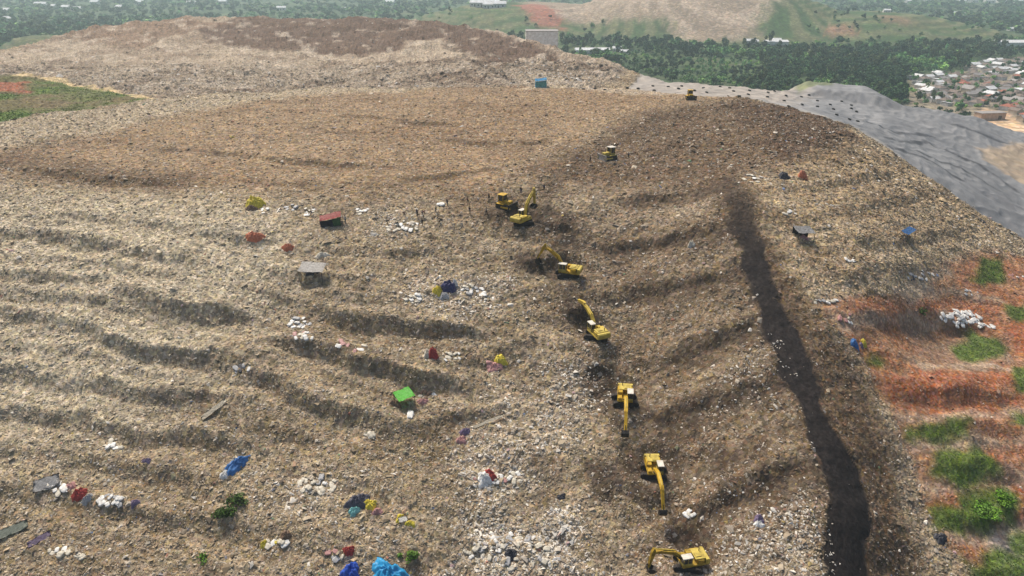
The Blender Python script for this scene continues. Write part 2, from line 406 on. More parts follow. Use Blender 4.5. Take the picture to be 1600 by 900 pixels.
# haul road of black soil and the tracks leaving it
ROADPX = [(1120, 276), (1144, 283), (1176, 340), (1200, 390), (1220, 470), (1262, 560), (1296, 650), (1330, 720), (1356, 790), (1358, 900), (1366, 1040),
          (1275, 1040), (1290, 900), (1290, 770), (1276, 725), (1256, 685), (1244, 640), (1226, 600), (1209, 540), (1186, 480), (1156, 410), (1134, 340)]
FRINGE = zone([(1100, 268), (1160, 280), (1262, 470), (1335, 560), (1398, 690), (1424, 800), (1432, 1000), (1280, 1000), (1280, 780), (1200, 500), (1120, 330)], 8, 3)
paint(FRINGE, (.108, .072, .046), .92)
ROADF = smooth(188, 146, GY)
ROADZ = np.clip(zone(ROADPX, 1.3, 2.0) + (1 - ROADF) * 0, 0, 1)
ROADZ = ROADZ * ROADF + zone(ROADPX, 5, 3) * (1 - ROADF)
ROADZ = np.clip(ROADZ - (ROADZ < .98) * smooth(.05, .4, fbm(GX, GY, 1.4, 2, 79)) * .5, 0, 1)
ROADM = ROADZ * ROADF
SHLD = zone([(1180, 285), (1345, 228), (1430, 268), (1560, 350), (1540, 385), (1470, 405), (1290, 470), (1230, 430)], 16, 7)
paint(SHLD, (.345, .262, .165), .75)
for px in ([(1200, 318), (1300, 310), (1400, 292), (1440, 272)], [(1200, 362), (1300, 368), (1400, 350), (1480, 322)], [(1230, 418), (1330, 412), (1440, 398), (1540, 372)], [(1270, 452), (1380, 452), (1480, 425)], [(1330, 205), (1400, 260), (1470, 320), (1560, 380)]):
    paint(stroke(px, 3.5, 3, 2), (.43, .345, .235), .65)
paint(SHLD * smooth(.0, .4, fbm(GX, GY, 10, 3, 149)), (.20, .135, .08), .55)
SPUR = np.zeros_like(H)
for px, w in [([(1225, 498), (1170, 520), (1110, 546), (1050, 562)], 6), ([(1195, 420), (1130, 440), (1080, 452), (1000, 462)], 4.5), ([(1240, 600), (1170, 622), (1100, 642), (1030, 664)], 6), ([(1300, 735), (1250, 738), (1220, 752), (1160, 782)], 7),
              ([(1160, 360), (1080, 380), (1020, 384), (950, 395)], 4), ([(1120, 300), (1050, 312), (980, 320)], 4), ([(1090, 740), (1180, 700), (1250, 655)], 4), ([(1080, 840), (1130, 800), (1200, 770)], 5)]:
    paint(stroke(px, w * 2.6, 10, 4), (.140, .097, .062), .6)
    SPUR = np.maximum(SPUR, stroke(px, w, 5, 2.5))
FRESH = np.zeros_like(H)
for px, w in [([(815, 408), (845, 424), (872, 428)], 6), ([(878, 345), (884, 372), (880, 392)], 4), ([(890, 480), (902, 505), (918, 512)], 5), ([(860, 330), (850, 352), (800, 356)], 4), ([(940, 600), (962, 640), (1000, 640)], 6), ([(990, 720), (1000, 745), (1050, 745)], 7), ([(925, 735), (940, 752), (955, 745)], 5), ([(770, 335), (800, 322), (830, 335)], 4)]:
    FRESH = np.maximum(FRESH, stroke(px, w, 4, 3))
paint(FRESH, (.062, .046, .034), .8)
SPUR = np.maximum(SPUR, FRESH * .8)
paint(SPUR, (.070, .051, .038), .68)
paint(ROADZ * (1 - ROADF), (.062, .045, .034), .75)
paint(ROADM, (.019, .015, .014), .97)
paint(ROADM * smooth(.1, .6, fbm(GX, GY * .3, 5, 3, 77)), (.028, .022, .020), .6)
paint(ROADM * smooth(.2, .6, fbm(GX, GY * .6, 1.5, 3, 78)), (.036, .028, .025), .5)
# membrane (grey sheeting) over the finished slope
MEMPX = [(1042, 122), (1120, 128), (1200, 132), (1222, 130), (1255, 122), (1366, 124), (1404, 158), (1510, 172), (1600, 196), (1760, 240), (2000, 330), (2000, 480), (1760, 425), (1625, 385), (1560, 348), (1500, 308), (1450, 275), (1400, 243), (1340, 203), (1270, 180), (1190, 158), (1120, 150), (1040, 146), (980, 138)]
MEM = zone(MEMPX, 2.0, 1.5)
MEM = np.where((GY < 470) & ONLAND, MEM, 0)
paint(MEM, (.205, .200, .194), 1)
MN = fbm(GX * .5 + GY * .5, GX * 1.5 - GY * .9, 30, 3, 81)
paint(MEM * smooth(.0, .5, MN), (.26, .253, .243), .8)
paint(MEM * smooth(-.1, -.5, MN), (.165, .162, .16), .8)
for px in ([(1370, 225), (1440, 245), (1500, 280)], [(1430, 235), (1500, 262), (1560, 300)], [(1380, 215), (1450, 222), (1530, 258), (1590, 300)], [(1490, 195), (1560, 220), (1610, 232)], [(1300, 172), (1400, 205), (1460, 212)]):
    paint(MEM * stroke(px, 2.6, 2, 1.8), (.060, .058, .058), .9)
paint(stroke([(1050, 146), (1180, 156), (1330, 198), (1400, 240)], 5, 4, 2), (.36, .33, .28), .7)
paint(MEM * zone([(960, 120), (1180, 128), (1260, 140), (1240, 165), (1120, 152), (960, 146)], 20, 8), (.36, .305, .245), .75)
paint(MEM * zone([(1235, 132), (1300, 124), (1300, 131), (1262, 134), (1245, 145)], 4, 2), (.15, .17, .06), .8)
BARE = zone([(1530, 232), (1600, 222), (1760, 240), (1800, 320), (1620, 298), (1580, 278), (1540, 250)], 4, 3)
paint(BARE, (.33, .25, .165), .9)

# plain: tall grass, shrubs, bare plots
OFF = ~ONLAND
fieldn = fbm(GX, GY, 120, 4, 91)
pl = np.where(OFF, 1.0, 0.0)
paint(pl, (.044, .072, .028))
paint(pl * smooth(.0, .4, fieldn), (.070, .105, .036), .7)
paint(pl * smooth(.25, .5, fbm(GX, GY, 70, 3, 95)), (.15, .135, .08), .4)
VIL = zone([(1395, 165), (1420, 120), (1500, 112), (1540, 95), (1680, 80), (1720, 240), (1600, 205), (1500, 180)], 20, 8)
paint(VIL * pl, (.24, .19, .14), .8)
PLOT = zone([(1500, 190), (1530, 168), (1570, 175), (1610, 200), (1600, 215)], 6, 4)
paint(PLOT * pl, (.50, .34, .21), .9)
HILLN = smooth(3, 9, FARH) * pl
paint(HILLN, (.050, .088, .028))
paint(HILLN * smooth(.0, .3, fbm(GX, GY, 45, 3, 98)), (.10, .10, .045), .7)
up = zone([(780, -6), (830, 12), (860, 26), (960, 32), (1040, 30), (1060, 60), (1090, 66), (1180, 62), (1190, 24), (1320, 14), (1360, -2), (1300, -30), (850, -30)], 30, 18)
paint(up * HILLN, (.35, .265, .195), .95)
paint(up * HILLN * smooth(.1, .5, fbm(GX * .4, GY, 30, 3, 97)), (.25, .19, .13), .6)
STEPL = FARH0 / step - np.floor(FARH0 / step)
paint(HILLN * (1 - up) * smooth(.1, .5, fbm(GX, GY, 28, 4, 99)), (.034, .060, .022), .7)
paint(HILLN * (1 - up) * smooth(.28, .16, np.abs(STEPL - .75)), (.18, .165, .085), .6)
paint(HILLN * up * smooth(.30, .2, np.abs(STEPL - .35)), (.19, .14, .095), .6)
paint(zone([(800, 8), (840, 6), (880, 30), (880, 44), (840, 40)], 20, 14) * HILLN, (.27, .10, .065), .9)
paint(zone([(1290, 40), (1340, 42), (1340, 55), (1290, 56)], 20, 14) * HILLN, (.27, .14, .09), .7)
paint(zone([(1370, 22), (1430, 34), (1420, 42), (1380, 34)], 20, 14) * HILLN, (.21, .12, .07), .6)
# grass patches
GRC = np.stack([.080 + .04 * WOB, .125 + .05 * WOB, .025 + .010 * WOB], -1)
ALB = ALB * (1 - (GR * .93)[..., None]) + GRC * (GR * .93)[..., None]
_wst = (np.where(ONLAND, 1.0, 0.0) * (1 - MEM) * (1 - GR) * (1 - RED) * (1 - ROADM))[..., None]
ALB = ALB * (1 - _wst) + ALB * np.array((1.05, 1.005, .91)) * _wst
ALB = np.clip(ALB, .01, .8)

# ------------------------------------------------------------------ final height
SOFT = np.clip(np.maximum.reduce([MEM, PATH, ROADM * .9, GR * .35, RED * .35]), 0, 1)
landw = np.where(ONLAND, 1.0, 0.0)
farw = smooth(70, 330, GY)
H2 = H + DISP * landw + landw * rough * (1 - .8 * np.maximum(MEM, ROADM)) * (1 + .3 * farw) * (1 - .4 * PLAT)
H2 += landw * (1 - SOFT) * fine * (1 + .9 * farw + WHITE * .5) * (1 - .45 * PLAT)
H2 += ROADM * fbm(GX, GY, 1.5, 3, 110) * .22
_cl = gpoly([(1124, 300), (1166, 375), (1205, 470), (1240, 560), (1272, 650), (1305, 725), (1325, 790), (1326, 900), (1322, 1040)])
_m = polybox(_cl, 8); _d = seg_dist(GX[_m], GY[_m], _cl) + fbm(GX[_m], GY[_m], 6, 2, 151) * .5
H2[_m] -= ROADM[_m] * (.05 * np.exp(-((_d - 1.1) / .35) ** 2) + .04 * np.exp(-((_d - 2.6) / .4) ** 2))
H2 += MEM * (np.abs(fbm(GX * .6 + GY * .5, GX * 1.2 - GY * 1.0, 9, 2, 111)) * -1.1 + fbm(GX, GY, 40, 2, 112) * 1.0)
H2 += MOUND * (fbm(GX, GY, 11, 4, 120) * 2.8)
H2 += np.where(ONLAND, 0, 1) * HILLN * fbm(GX, GY, 30, 3, 121) * 2.0
for k, (x, y, z) in MPOS.items():
    d = np.hypot(GX - x, GY - y)
    w = smooth(6.5, 3.2, d)
    zz = float(sample(H2, np.array(x), np.array(y))) if False else z
    H2 = H2 * (1 - w) + zz * w + w * fine * .35
    MPOS[k] = (x, y, zz)
H = H2

# ------------------------------------------------------------------ materials
def nodes_of(name):
    m = bpy.data.materials.new(name); m.use_nodes = True
    nt = m.node_tree
    return m, nt, nt.nodes['Principled BSDF']

def mat(name, col, rough=.7, metal=0, noise=0.25, scale=2.0, bump=0.0, spec=.3):
    """object colour broken by two scales of dirt"""
    m, nt, b = nodes_of(name)
    tc = nt.nodes.new('ShaderNodeTexCoord')
    n1 = nt.nodes.new('ShaderNodeTexNoise'); n1.inputs['Scale'].default_value = scale; n1.inputs['Detail'].default_value = 5
    nt.links.new(tc.outputs['Object'], n1.inputs['Vector'])
    cr = nt.nodes.new('ShaderNodeValToRGB')
    cr.color_ramp.elements[0].position = .3; cr.color_ramp.elements[1].position = .75
    d = 1 - noise
    cr.color_ramp.elements[0].color = (col[0] * d * .92, col[1] * d * .88, col[2] * d * .82, 1)
    cr.color_ramp.elements[1].color = (min(1, col[0] * (1 + noise * .5)), min(1, col[1] * (1 + noise * .5)), min(1, col[2] * (1 + noise * .5)), 1)
    nt.links.new(n1.outputs['Fac'], cr.inputs['Fac']); nt.links.new(cr.outputs['Color'], b.inputs['Base Color'])
    b.inputs['Roughness'].default_value = rough; b.inputs['Metallic'].default_value = metal
    b.inputs['Specular IOR Level'].default_value = spec
    if bump:
        bp = nt.nodes.new('ShaderNodeBump'); bp.inputs['Strength'].default_value = bump; bp.inputs['Distance'].default_value = .05
        nt.links.new(n1.outputs['Fac'], bp.inputs['Height']); nt.links.new(bp.outputs['Normal'], b.inputs['Normal'])
    return m

def attr_mat(name, speck, rough=.9, attr='zone', s1=1.4, s2=.33, bump=.0):
    """colour attribute of the zones, broken into scraps by cell noise"""
    m, nt, b = nodes_of(name)
    L = nt.links.new
    at = nt.nodes.new('ShaderNodeAttribute'); at.attribute_name = attr
    geo = nt.nodes.new('ShaderNodeNewGeometry')
    def vor(scale):
        v = nt.nodes.new('ShaderNodeTexVoronoi'); v.inputs['Scale'].default_value = scale
        L(geo.outputs['Position'], v.inputs['Vector'])
        s = nt.nodes.new('ShaderNodeSeparateColor'); L(v.outputs['Color'], s.inputs[0]); return s
    def math_(op, a, b_):
        k = nt.nodes.new('ShaderNodeMath'); k.operation = op
        for i, q in enumerate((a, b_)):
            if isinstance(q, (int, float)): k.inputs[i].default_value = q
            else: L(q, k.inputs[i])
        return k.outputs[0]
    v1, v2 = vor(s1), vor(s2)
    no = nt.nodes.new('ShaderNodeTexNoise'); no.inputs['Scale'].default_value = .9; no.inputs['Detail'].default_value = 8; no.inputs['Roughness'].default_value = .75
    L(geo.outputs['Position'], no.inputs['Vector'])
    # brightness factor around 1
    p = math_('POWER', v1.outputs[0], 1.6)
    f = math_('ADD', math_('MULTIPLY', p, 1.3), .5)                   # .5 .. 1.8, mean 1
    g = math_('ADD', math_('MULTIPLY', v2.outputs[1], .5), .75)
    h = math_('ADD', math_('MULTIPLY', no.outputs['Fac'], 1.5), .25)
    fac = math_('MULTIPLY', math_('MULTIPLY', f, g), h)
    fac = math_('ADD', math_('MULTIPLY', math_('SUBTRACT', fac, 1.0), speck), 1.0)
    mx = nt.nodes.new('ShaderNodeVectorMath'); mx.operation = 'SCALE'
    L(at.outputs['Color'], mx.inputs[0]); L(fac, mx.inputs['Scale'])
    # hue drift
    hs = nt.nodes.new('ShaderNodeHueSaturation')
    L(math_('ADD', math_('MULTIPLY', v1.outputs[2], .05 * speck), .5 - .025 * speck), hs.inputs['Hue'])
    L(math_('ADD', math_('MULTIPLY', v1.outputs[1], .6 * speck), 1 - .3 * speck), hs.inputs['Saturation'])
    L(mx.outputs[0], hs.inputs['Color'])
    L(hs.outputs['Color'], b.inputs['Base Color'])
    b.inputs['Roughness'].default_value = rough; b.inputs['Specular IOR Level'].default_value = .15
    if bump:
        bp = nt.nodes.new('ShaderNodeBump'); bp.inputs['Strength'].default_value = bump; bp.inputs['Distance'].default_value = .3
        L(fac, bp.inputs['Height']); L(bp.outputs['Normal'], b.inputs['Normal'])
    return m

M = {}
M['waste'] = attr_mat('waste', .7, bump=.5)
M['road'] = attr_mat('road_soil', .45, s1=2.0, bump=.3)
M['membrane'] = attr_mat('membrane', .22, rough=.55, s1=.25, s2=.06)
M['earth'] = attr_mat('earth', .55, s1=1.6, bump=.4)
M['grassy'] = attr_mat('grassy', .6, s1=1.2, bump=.5)
M['plain'] = attr_mat('plain_ground', .55, s1=.3, s2=.08)
M['bits'] = attr_mat('scraps', .15, rough=.75)
M['blades'] = attr_mat('blades', .3, rough=.8)

# ------------------------------------------------------------------ mesh helpers
def link(name, me, parent=None):
    o = bpy.data.objects.new(name, me); COL.objects.link(o)
    if parent: o.parent = parent
    return o

def np_mesh(name, V, F, mats, colors=None, smooth_=False, attr='zone'):
    me = bpy.data.meshes.new(name)
    V = np.asarray(V, np.float32); F = np.asarray(F, np.int32)
    k = F.shape[1]
    me.vertices.add(len(V)); me.vertices.foreach_set('co', V.ravel())
    me.loops.add(F.size); me.loops.foreach_set('vertex_index', F.ravel())
    me.polygons.add(len(F)); me.polygons.foreach_set('loop_start', np.arange(0, F.size, k, dtype=np.int32))
    me.polygons.foreach_set('loop_total', np.full(len(F), k, np.int32))
    me.polygons.foreach_set('use_smooth', np.full(len(F), smooth_, bool))
    if colors is not None:
        a = me.attributes.new(attr, 'FLOAT_COLOR', 'POINT')
        c = np.ones((len(V), 4), np.float32); c[:, :3] = colors
        a.data.foreach_set('color', c.ravel())
    for m in mats: me.materials.append(m)
    me.update(calc_edges=True)
    return me

def tag(o, label=None, cat=None, group=None, kind=None):
    if label: o['label'] = label
    if cat: o['category'] = cat
    if group: o['group'] = group
    if kind: o['kind'] = kind
    return o

# ------------------------------------------------------------------ terrain meshes, one per kind of ground
idx = np.arange(NR * NA).reshape(NR, NA)
FQ = np.stack([idx[:-1, :-1], idx[:-1, 1:], idx[1:, 1:], idx[1:, :-1]], -1).reshape(-1, 4)
VV = np.stack([GX, GY, H], -1).reshape(-1, 3)
def cellmask(a): return ((a[:-1, :-1] + a[1:, 1:] + a[:-1, 1:] + a[1:, :-1]) / 4).ravel()
cid = np.zeros(len(FQ), int)
cid[cellmask(OFF.astype(float)) > .5] = 1
on = cid == 0
cid[on & (cellmask(RED) > .5)] = 2
cid[on & (cellmask(GBANK) > .5)] = 3
cid[on & (cellmask(MEM) > .5)] = 4
cid[on & (cellmask(ROADM) > .5)] = 5
cid[on & (cellmask(PATH) > .5)] = 6
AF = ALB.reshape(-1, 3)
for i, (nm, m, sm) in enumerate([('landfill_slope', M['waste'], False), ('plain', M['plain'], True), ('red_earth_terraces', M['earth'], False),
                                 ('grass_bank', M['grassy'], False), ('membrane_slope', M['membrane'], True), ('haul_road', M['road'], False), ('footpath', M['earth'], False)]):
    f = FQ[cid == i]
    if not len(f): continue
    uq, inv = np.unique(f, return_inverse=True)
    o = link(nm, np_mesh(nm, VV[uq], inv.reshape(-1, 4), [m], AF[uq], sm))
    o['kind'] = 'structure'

# ------------------------------------------------------------------ litter: loose scraps covering the heap
GHX = np.gradient(H, axis=1) / np.gradient(GX, axis=1)
GHY = np.gradient(H, axis=0) / np.gradient(GY, axis=0)
PAL = np.array([(.60, .53, .43), (.76, .70, .60), (.50, .43, .33), (.38, .31, .22), (.25, .19, .13), (.12, .09, .065), (.055, .045, .04), (.44, .42, .38), (.33, .14, .10), (.10, .17, .32), (.13, .24, .13), (.50, .38, .11), (.45, .30, .30)])
PW = np.array([.13, .06, .17, .19, .16, .10, .05, .10, .012, .008, .008, .007, .013])
def scatter(N, dens, rows, size, seed):
    rng = np.random.default_rng(seed)
    r = rng.uniform(rows[0], rows[1], N); a = rng.uniform(0, NA - 2, N)
    i = a.astype(int); j = r.astype(int)
    keep = rng.random(N) < dens[j, i]
    i, j, r, a = i[keep], j[keep], r[keep], a[keep]
    Yv = np.exp(np.interp(r, np.arange(NR), LY)); X = np.interp(a, np.arange(NA), AS) * Yv
    Z = sample(H, X, Yv)
    return X, Yv, Z, i, j, rng
dens = np.clip(landw * (1 - MEM) * (1 - GR * .97) * (1 - RED * .93) * (1 - ROADM * .985) * (1 - PATH) * (1 - GBANK) * (.55 + .45 * LITT) * (1 - .6 * PLAT) * (1 - .35 * DARKR) * (1 - .78 * FRINGE) * (1 - .85 * SPUR) * (1 - .6 * ROADZ) + WHITE * .3, 0, 1)
X, Yv, Z, gi, gj, rng = scatter(560000, dens, (60, NR1 - 20), 1, 5)
n = len(X)
depth = Yv * CP + (HC - Z) * SP
wv = WHITE[gj, gi]; rv = ROADM[gj, gi]
size = rng.lognormal(-1.68, .45, n) * (1 + .35 * wv) * np.clip(depth / 150, .9, 1.5)
ci = rng.choice(len(PAL), n, p=PW / PW.sum())
wsel = rng.random(n) < wv * .5 + (rv > .9) * .9
ci[wsel] = rng.choice([0, 1, 1, 7], wsel.sum())
col = PAL[ci] * rng.uniform(.75, 1.15, (n, 1))
base = ALB[gj, gi]
mixk = np.where(wsel, .12, np.where(rng.random(n) < .16, .15, rng.uniform(.5, .95, n)))[:, None]
col = col * (1 - mixk) + base * mixk * rng.uniform(.42, 1.62, (n, 1))
hx = GHX[gj, gi]; hy = GHY[gj, gi]
nv = np.stack([-hx * .6 + rng.normal(0, .35, n), -hy * .6 + rng.normal(0, .35, n), np.ones(n)], -1)
nv /= np.linalg.norm(nv, axis=1, keepdims=True)
ang = rng.uniform(0, 6.283, n)
t1 = np.stack([np.cos(ang), np.sin(ang), np.zeros(n)], -1)
t1 -= nv * (t1 * nv).sum(1, keepdims=True); t1 /= np.linalg.norm(t1, axis=1, keepdims=True)
t2 = np.cross(nv, t1)
C = np.stack([X, Yv, Z + size * .18], -1)
asp = rng.uniform(.45, 1.0, n)
longs = rng.random(n) < .10
asp[longs] *= .35; size[longs] *= 1.7
asp = asp[:, None]
s = size[:, None]
lump = rng.uniform(.1, .55, n)[:, None] * s
jit = lambda: rng.uniform(.6, 1.15, (n, 1))
V0 = C - t1 * s * jit() - t2 * s * asp * .5 * jit() - nv * lump * .5
V1 = C + t1 * s * jit() - t2 * s * asp * jit() - nv * lump * .6
V2 = C + t1 * s * .8 * jit() + t2 * s * asp * jit() - nv * lump * .5
V3 = C - t1 * s * jit() * .9 + t2 * s * asp * jit() - nv * lump * .6
V4 = C + nv * lump * .6 + t1 * s * rng.uniform(-.4, .4, (n, 1))
VB = np.stack([V0, V1, V2, V3, V4], 1).reshape(-1, 3)
o5 = np.arange(n)[:, None] * 5
FB = np.concatenate([o5 + np.array([[0, 1, 4]]), o5 + np.array([[1, 2, 4]]), o5 + np.array([[2, 3, 4]]), o5 + np.array([[3, 0, 4]])])
tag(link('litter', np_mesh('litter', VB, FB, [M['bits']], np.repeat(np.clip(col, .01, .85), 5, 0))), 'loose scraps of plastic, paper and cloth strewn over the landfill', 'litter', kind='stuff')

# bigger clods and sheets on the rear mound and the rough upper edge of the waste
cd_ = np.clip(MOUND * .8 + zone([(1250, 190), (1345, 215), (1420, 262), (1500, 330), (1560, 400), (1420, 300), (1320, 270)], 8, 5) * .5, 0, 1) * landw * (1 - GBANK) * (1 - PATH)
X2, Y2_, Z2, gi2, gj2, rng = scatter(150000, cd_, (300, NR1 + 40), 1, 15)
n2 = len(X2)
sz2 = rng.lognormal(-.75, .45, n2)
base2 = ALB[gj2, gi2]
c2 = base2 * rng.uniform(.3, 1.7, (n2, 1))
wh = rng.random(n2) < .10 + .25 * WHITE[gj2, gi2]
c2[wh] = np.array((.58, .53, .46)) * rng.uniform(.7, 1.1, (wh.sum(), 1))
def clods(X, Yv, Z, s, rng):
    n = len(X); C = np.stack([X, Yv, Z + s * .12], -1)
    a = rng.uniform(0, 6.283, n)[:, None] + np.arange(5)[None] * 1.2566
    r = s[:, None] * rng.uniform(.6, 1.2, (n, 5))
    ring = C[:, None] + np.stack([np.cos(a) * r, np.sin(a) * r, s[:, None] * rng.uniform(-.35, .15, (n, 5))], -1)
    top = C + np.stack([rng.normal(0, .2, n) * s, rng.normal(0, .2, n) * s, s * rng.uniform(.25, .6, n)], -1)
    V = np.concatenate([ring, top[:, None]], 1).reshape(-1, 3)
    o = np.arange(n)[:, None] * 6
    F = np.concatenate([o + np.array([[k, (k + 1) % 5, 5]]) for k in range(5)])
    return V, F
V2_, F2_ = clods(X2, Y2_, Z2, sz2, rng)
tag(link('rubble', np_mesh('rubble', V2_, F2_, [M['bits']], np.repeat(np.clip(c2, .01, .8), 6, 0))), 'clods and torn sheets of waste on the rear mound', 'rubble', kind='stuff')

# grass blades and weeds on the green patches
gd = np.clip(GR * (GR > .3) * landw, 0, 1)
X, Yv, Z, gi, gj, rng = scatter(420000, gd, (60, NR1 - 40), 1, 6)
n = len(X)
hgt = rng.uniform(.08, .26, n) * np.clip(Yv / 130, 1, 2.0); wd = hgt * rng.uniform(.5, 1.0, n)
ang = rng.uniform(0, 6.283, n)
dx = np.cos(ang); dy = np.sin(ang)
lean = rng.normal(0, .35, (n, 2)) * hgt[:, None]
B = np.stack([X, Yv, Z - .05], -1)
V0 = B + np.stack([dx * wd, dy * wd, 0 * dx], -1); V1 = B - np.stack([dx * wd, dy * wd, 0 * dx], -1)
V2 = B + np.stack([lean[:, 0], lean[:, 1], hgt], -1)
gc = np.stack([rng.uniform(.055, .135, n), rng.uniform(.115, .20, n), rng.uniform(.014, .035, n)], -1)
gc *= (1 + .4 * WOB2[gj, gi])[:, None]
tag(link('grass', np_mesh('grass', np.stack([V0, V1, V2], 1).reshape(-1, 3), np.arange(n * 3).reshape(-1, 3), [M['blades']], np.repeat(np.clip(gc, .01, .5), 3, 0))), 'green grass and weeds growing in patches on the terraces', 'grass', kind='stuff')

# ------------------------------------------------------------------ generic builders
class MB:
    """collects shapes into one mesh"""
    def __init__(self): self.bm = bmesh.new(); self.mi = 0
    def box(self, c, d, rot=None, taper=1.0, bev=0.0):
        r = bmesh.ops.create_cube(self.bm, size=1)
        vs = r['verts']
        for v in vs:
            k = taper if v.co.z > 0 else 1
            v.co = Vector((v.co.x * d[0] * k, v.co.y * d[1] * k, v.co.z * d[2]))
        if bev:
            es = list({e for v in vs for e in v.link_edges})
            rb = bmesh.ops.bevel(self.bm, geom=es, offset=bev, segments=1, affect='EDGES')
            vs = list({v for f in rb['faces'] for v in f.verts} | {v for v in vs if v.is_valid})
        mt = (Matrix.Translation(c) @ (Euler(rot).to_matrix().to_4x4() if rot else Matrix()))
        for v in vs: v.co = mt @ v.co
        fs = {f for v in vs for f in v.link_faces}
        for f in fs: f.material_index = self.mi
        return self
    def tube(self, a, b, r0, r1=None, seg=8):
        a = Vector(a); b = Vector(b); d = b - a
        r = bmesh.ops.create_cone(self.bm, cap_ends=True, segments=seg, radius1=r0, radius2=r0 if r1 is None else r1, depth=d.length)
        q = Vector((0, 0, 1)).rotation_difference(d.normalized()).to_matrix().to_4x4()
        mt = Matrix.Translation((a + b) / 2) @ q
        for v in r['verts']: v.co = mt @ v.co
        for f in {f for v in r['verts'] for f in v.link_faces}: f.material_index = self.mi
        return self
    def prism(self, prof, y0, y1):
        """prof: points in x,z; extruded from y0 to y1"""
        va = [self.bm.verts.new((p[0], y0, p[1])) for p in prof]; vb = [self.bm.verts.new((p[0], y1, p[1])) for p in prof]
        m = len(prof)
        fs = [self.bm.faces.new(va), self.bm.faces.new(vb[::-1])]
        for i in range(m): fs.append(self.bm.faces.new((va[(i + 1) % m], va[i], vb[i], vb[(i + 1) % m])))
        for f in fs: f.material_index = self.mi
        return self
    def grid(self, pts2d):
        """pts2d[i][j] points -> sheet"""
        vs = [[self.bm.verts.new(p) for p in row] for row in pts2d]
        for i in range(len(vs) - 1):
            for j in range(len(vs[0]) - 1):
                f = self.bm.faces.new((vs[i][j], vs[i][j + 1], vs[i + 1][j + 1], vs[i + 1][j])); f.material_index = self.mi
        return self
    def blob(self, c, d, rough=.15, sub=2, seed=0):
        r = bmesh.ops.create_icosphere(self.bm, subdivisions=sub, radius=1)
        rr = random.Random(seed)
        ph = [rr.uniform(0, 6.28) for _ in range(6)]
        for v in r['verts']:
            p = v.co.copy()
            k = 1 + rough * (math.sin(p.x * 3 + ph[0]) * math.cos(p.y * 4 + ph[1]) + .6 * math.sin(p.z * 5 + ph[2] + p.x * 2)) + rr.uniform(-rough, rough) * .35
            v.co = Vector((c[0] + p.x * d[0] * k, c[1] + p.y * d[1] * k, c[2] + p.z * d[2] * k))
        for f in {f for v in r['verts'] for f in v.link_faces}: f.material_index = self.mi
        return self
    def mesh(self, name, mats, smooth_=False):
        bmesh.ops.recalc_face_normals(self.bm, faces=self.bm.faces)
        me = bpy.data.meshes.new(name); self.bm.to_mesh(me); self.bm.free()
        for m in (mats if isinstance(mats, (list, tuple)) else [mats]): me.materials.append(m)
        if smooth_: me.polygons.foreach_set('use_smooth', [True] * len(me.polygons))
        return me
    def build(self, name, mats, parent=None, smooth_=False):
        return link(name, self.mesh(name, mats, smooth_), parent)

def thing(name, label, cat, loc=(0, 0, 0), rz=0, group=None, scale=1.0):
    o = bpy.data.objects.new(name, None); COL.objects.link(o)
    o.empty_display_size = .5
    o.location = loc; o.rotation_euler = (0, 0, rz); o.scale = (scale,) * 3
    return tag(o, label, cat, group)

def copy_tree(o, parent=None):
    c = o.copy(); COL.objects.link(c)
    if parent: c.parent = parent
    for ch in list(o.children): copy_tree(ch, c)
    return c

def slope(x, y):
    e = 2.5
    return (float(sample(H, np.array(x + e), np.array(y)) - sample(H, np.array(x - e), np.array(y))) / (2 * e),
            float(sample(H, np.array(x), np.array(y + e)) - sample(H, np.array(x), np.array(y - e))) / (2 * e))
def zat(x, y): return float(sample(H, np.array(float(x)), np.array(float(y))))
def lean(o, x, y, k, rz):
    sx, sy = slope(x, y)
    nrm = Vector((-sx * k, -sy * k, 1)).normalized()
    q = Vector((0, 0, 1)).rotation_difference(nrm)
    o.rotation_euler = (q.to_matrix() @ Euler((0, 0, rz)).to_matrix()).to_euler()
def perp(u, v, ang):
    """a yaw in the world for a heading given in the picture plan: 0 = to the right, 90 = away"""
    return R(ang)

# object materials
M['yellow'] = mat('yellow_paint', (.55, .34, .022), .55, noise=.42, scale=1.3)
M['yellow_dirty'] = mat('muddy_yellow_paint', (.42, .27, .03), .7, noise=.5, scale=1.6)
M['yellow_pale'] = mat('sun_bleached_yellow', (.60, .43, .06), .6, noise=.35, scale=.9)
M['yellow2'] = mat('faded_yellow_paint', (.52, .40, .08), .6, noise=.35, scale=1.2)
M['steel'] = mat('dark_steel', (.045, .038, .034), .6, .3, noise=.4, scale=3)
M['worn'] = mat('worn_steel', (.42, .40, .37), .5, .3, noise=.4, scale=3)
M['track'] = mat('track_steel', (.05, .042, .036), .8, noise=.5, scale=4)
M['glass'] = mat('cab_glass', (.015, .02, .022), .12, noise=.1, spec=.6)
M['caproof'] = mat('pale_cab_roof', (.62, .58, .50), .6, noise=.2)
M['rod'] = mat('cylinder_rod', (.35, .34, .32), .3, .8)

# ------------------------------------------------------------------ excavators
def track_part(root, y, L=4.6, h=1.0, w=.62):
    t = MB()
    pr = []
    for k in range(9): a = R(90 - k * 22.5); pr.append((L / 2 - h / 2 + math.cos(a) * h / 2, h / 2 + math.sin(a) * h / 2))
    for k in range(9): a = R(270 - k * 22.5); pr.append((-L / 2 + h / 2 + math.cos(a) * h / 2, h / 2 + math.sin(a) * h / 2))
    t.prism(pr, y - w / 2, y + w / 2)
    m = 15
    for k in range(m):
        xx = -L / 2 + h / 2 + (L - h) * k / (m - 1)
        t.box((xx, y, h + .03), (.12, w * 1.02, .09)); t.box((xx, y, -.0), (.12, w * 1.02, .09))
    return t.build('track', M['track'], root)

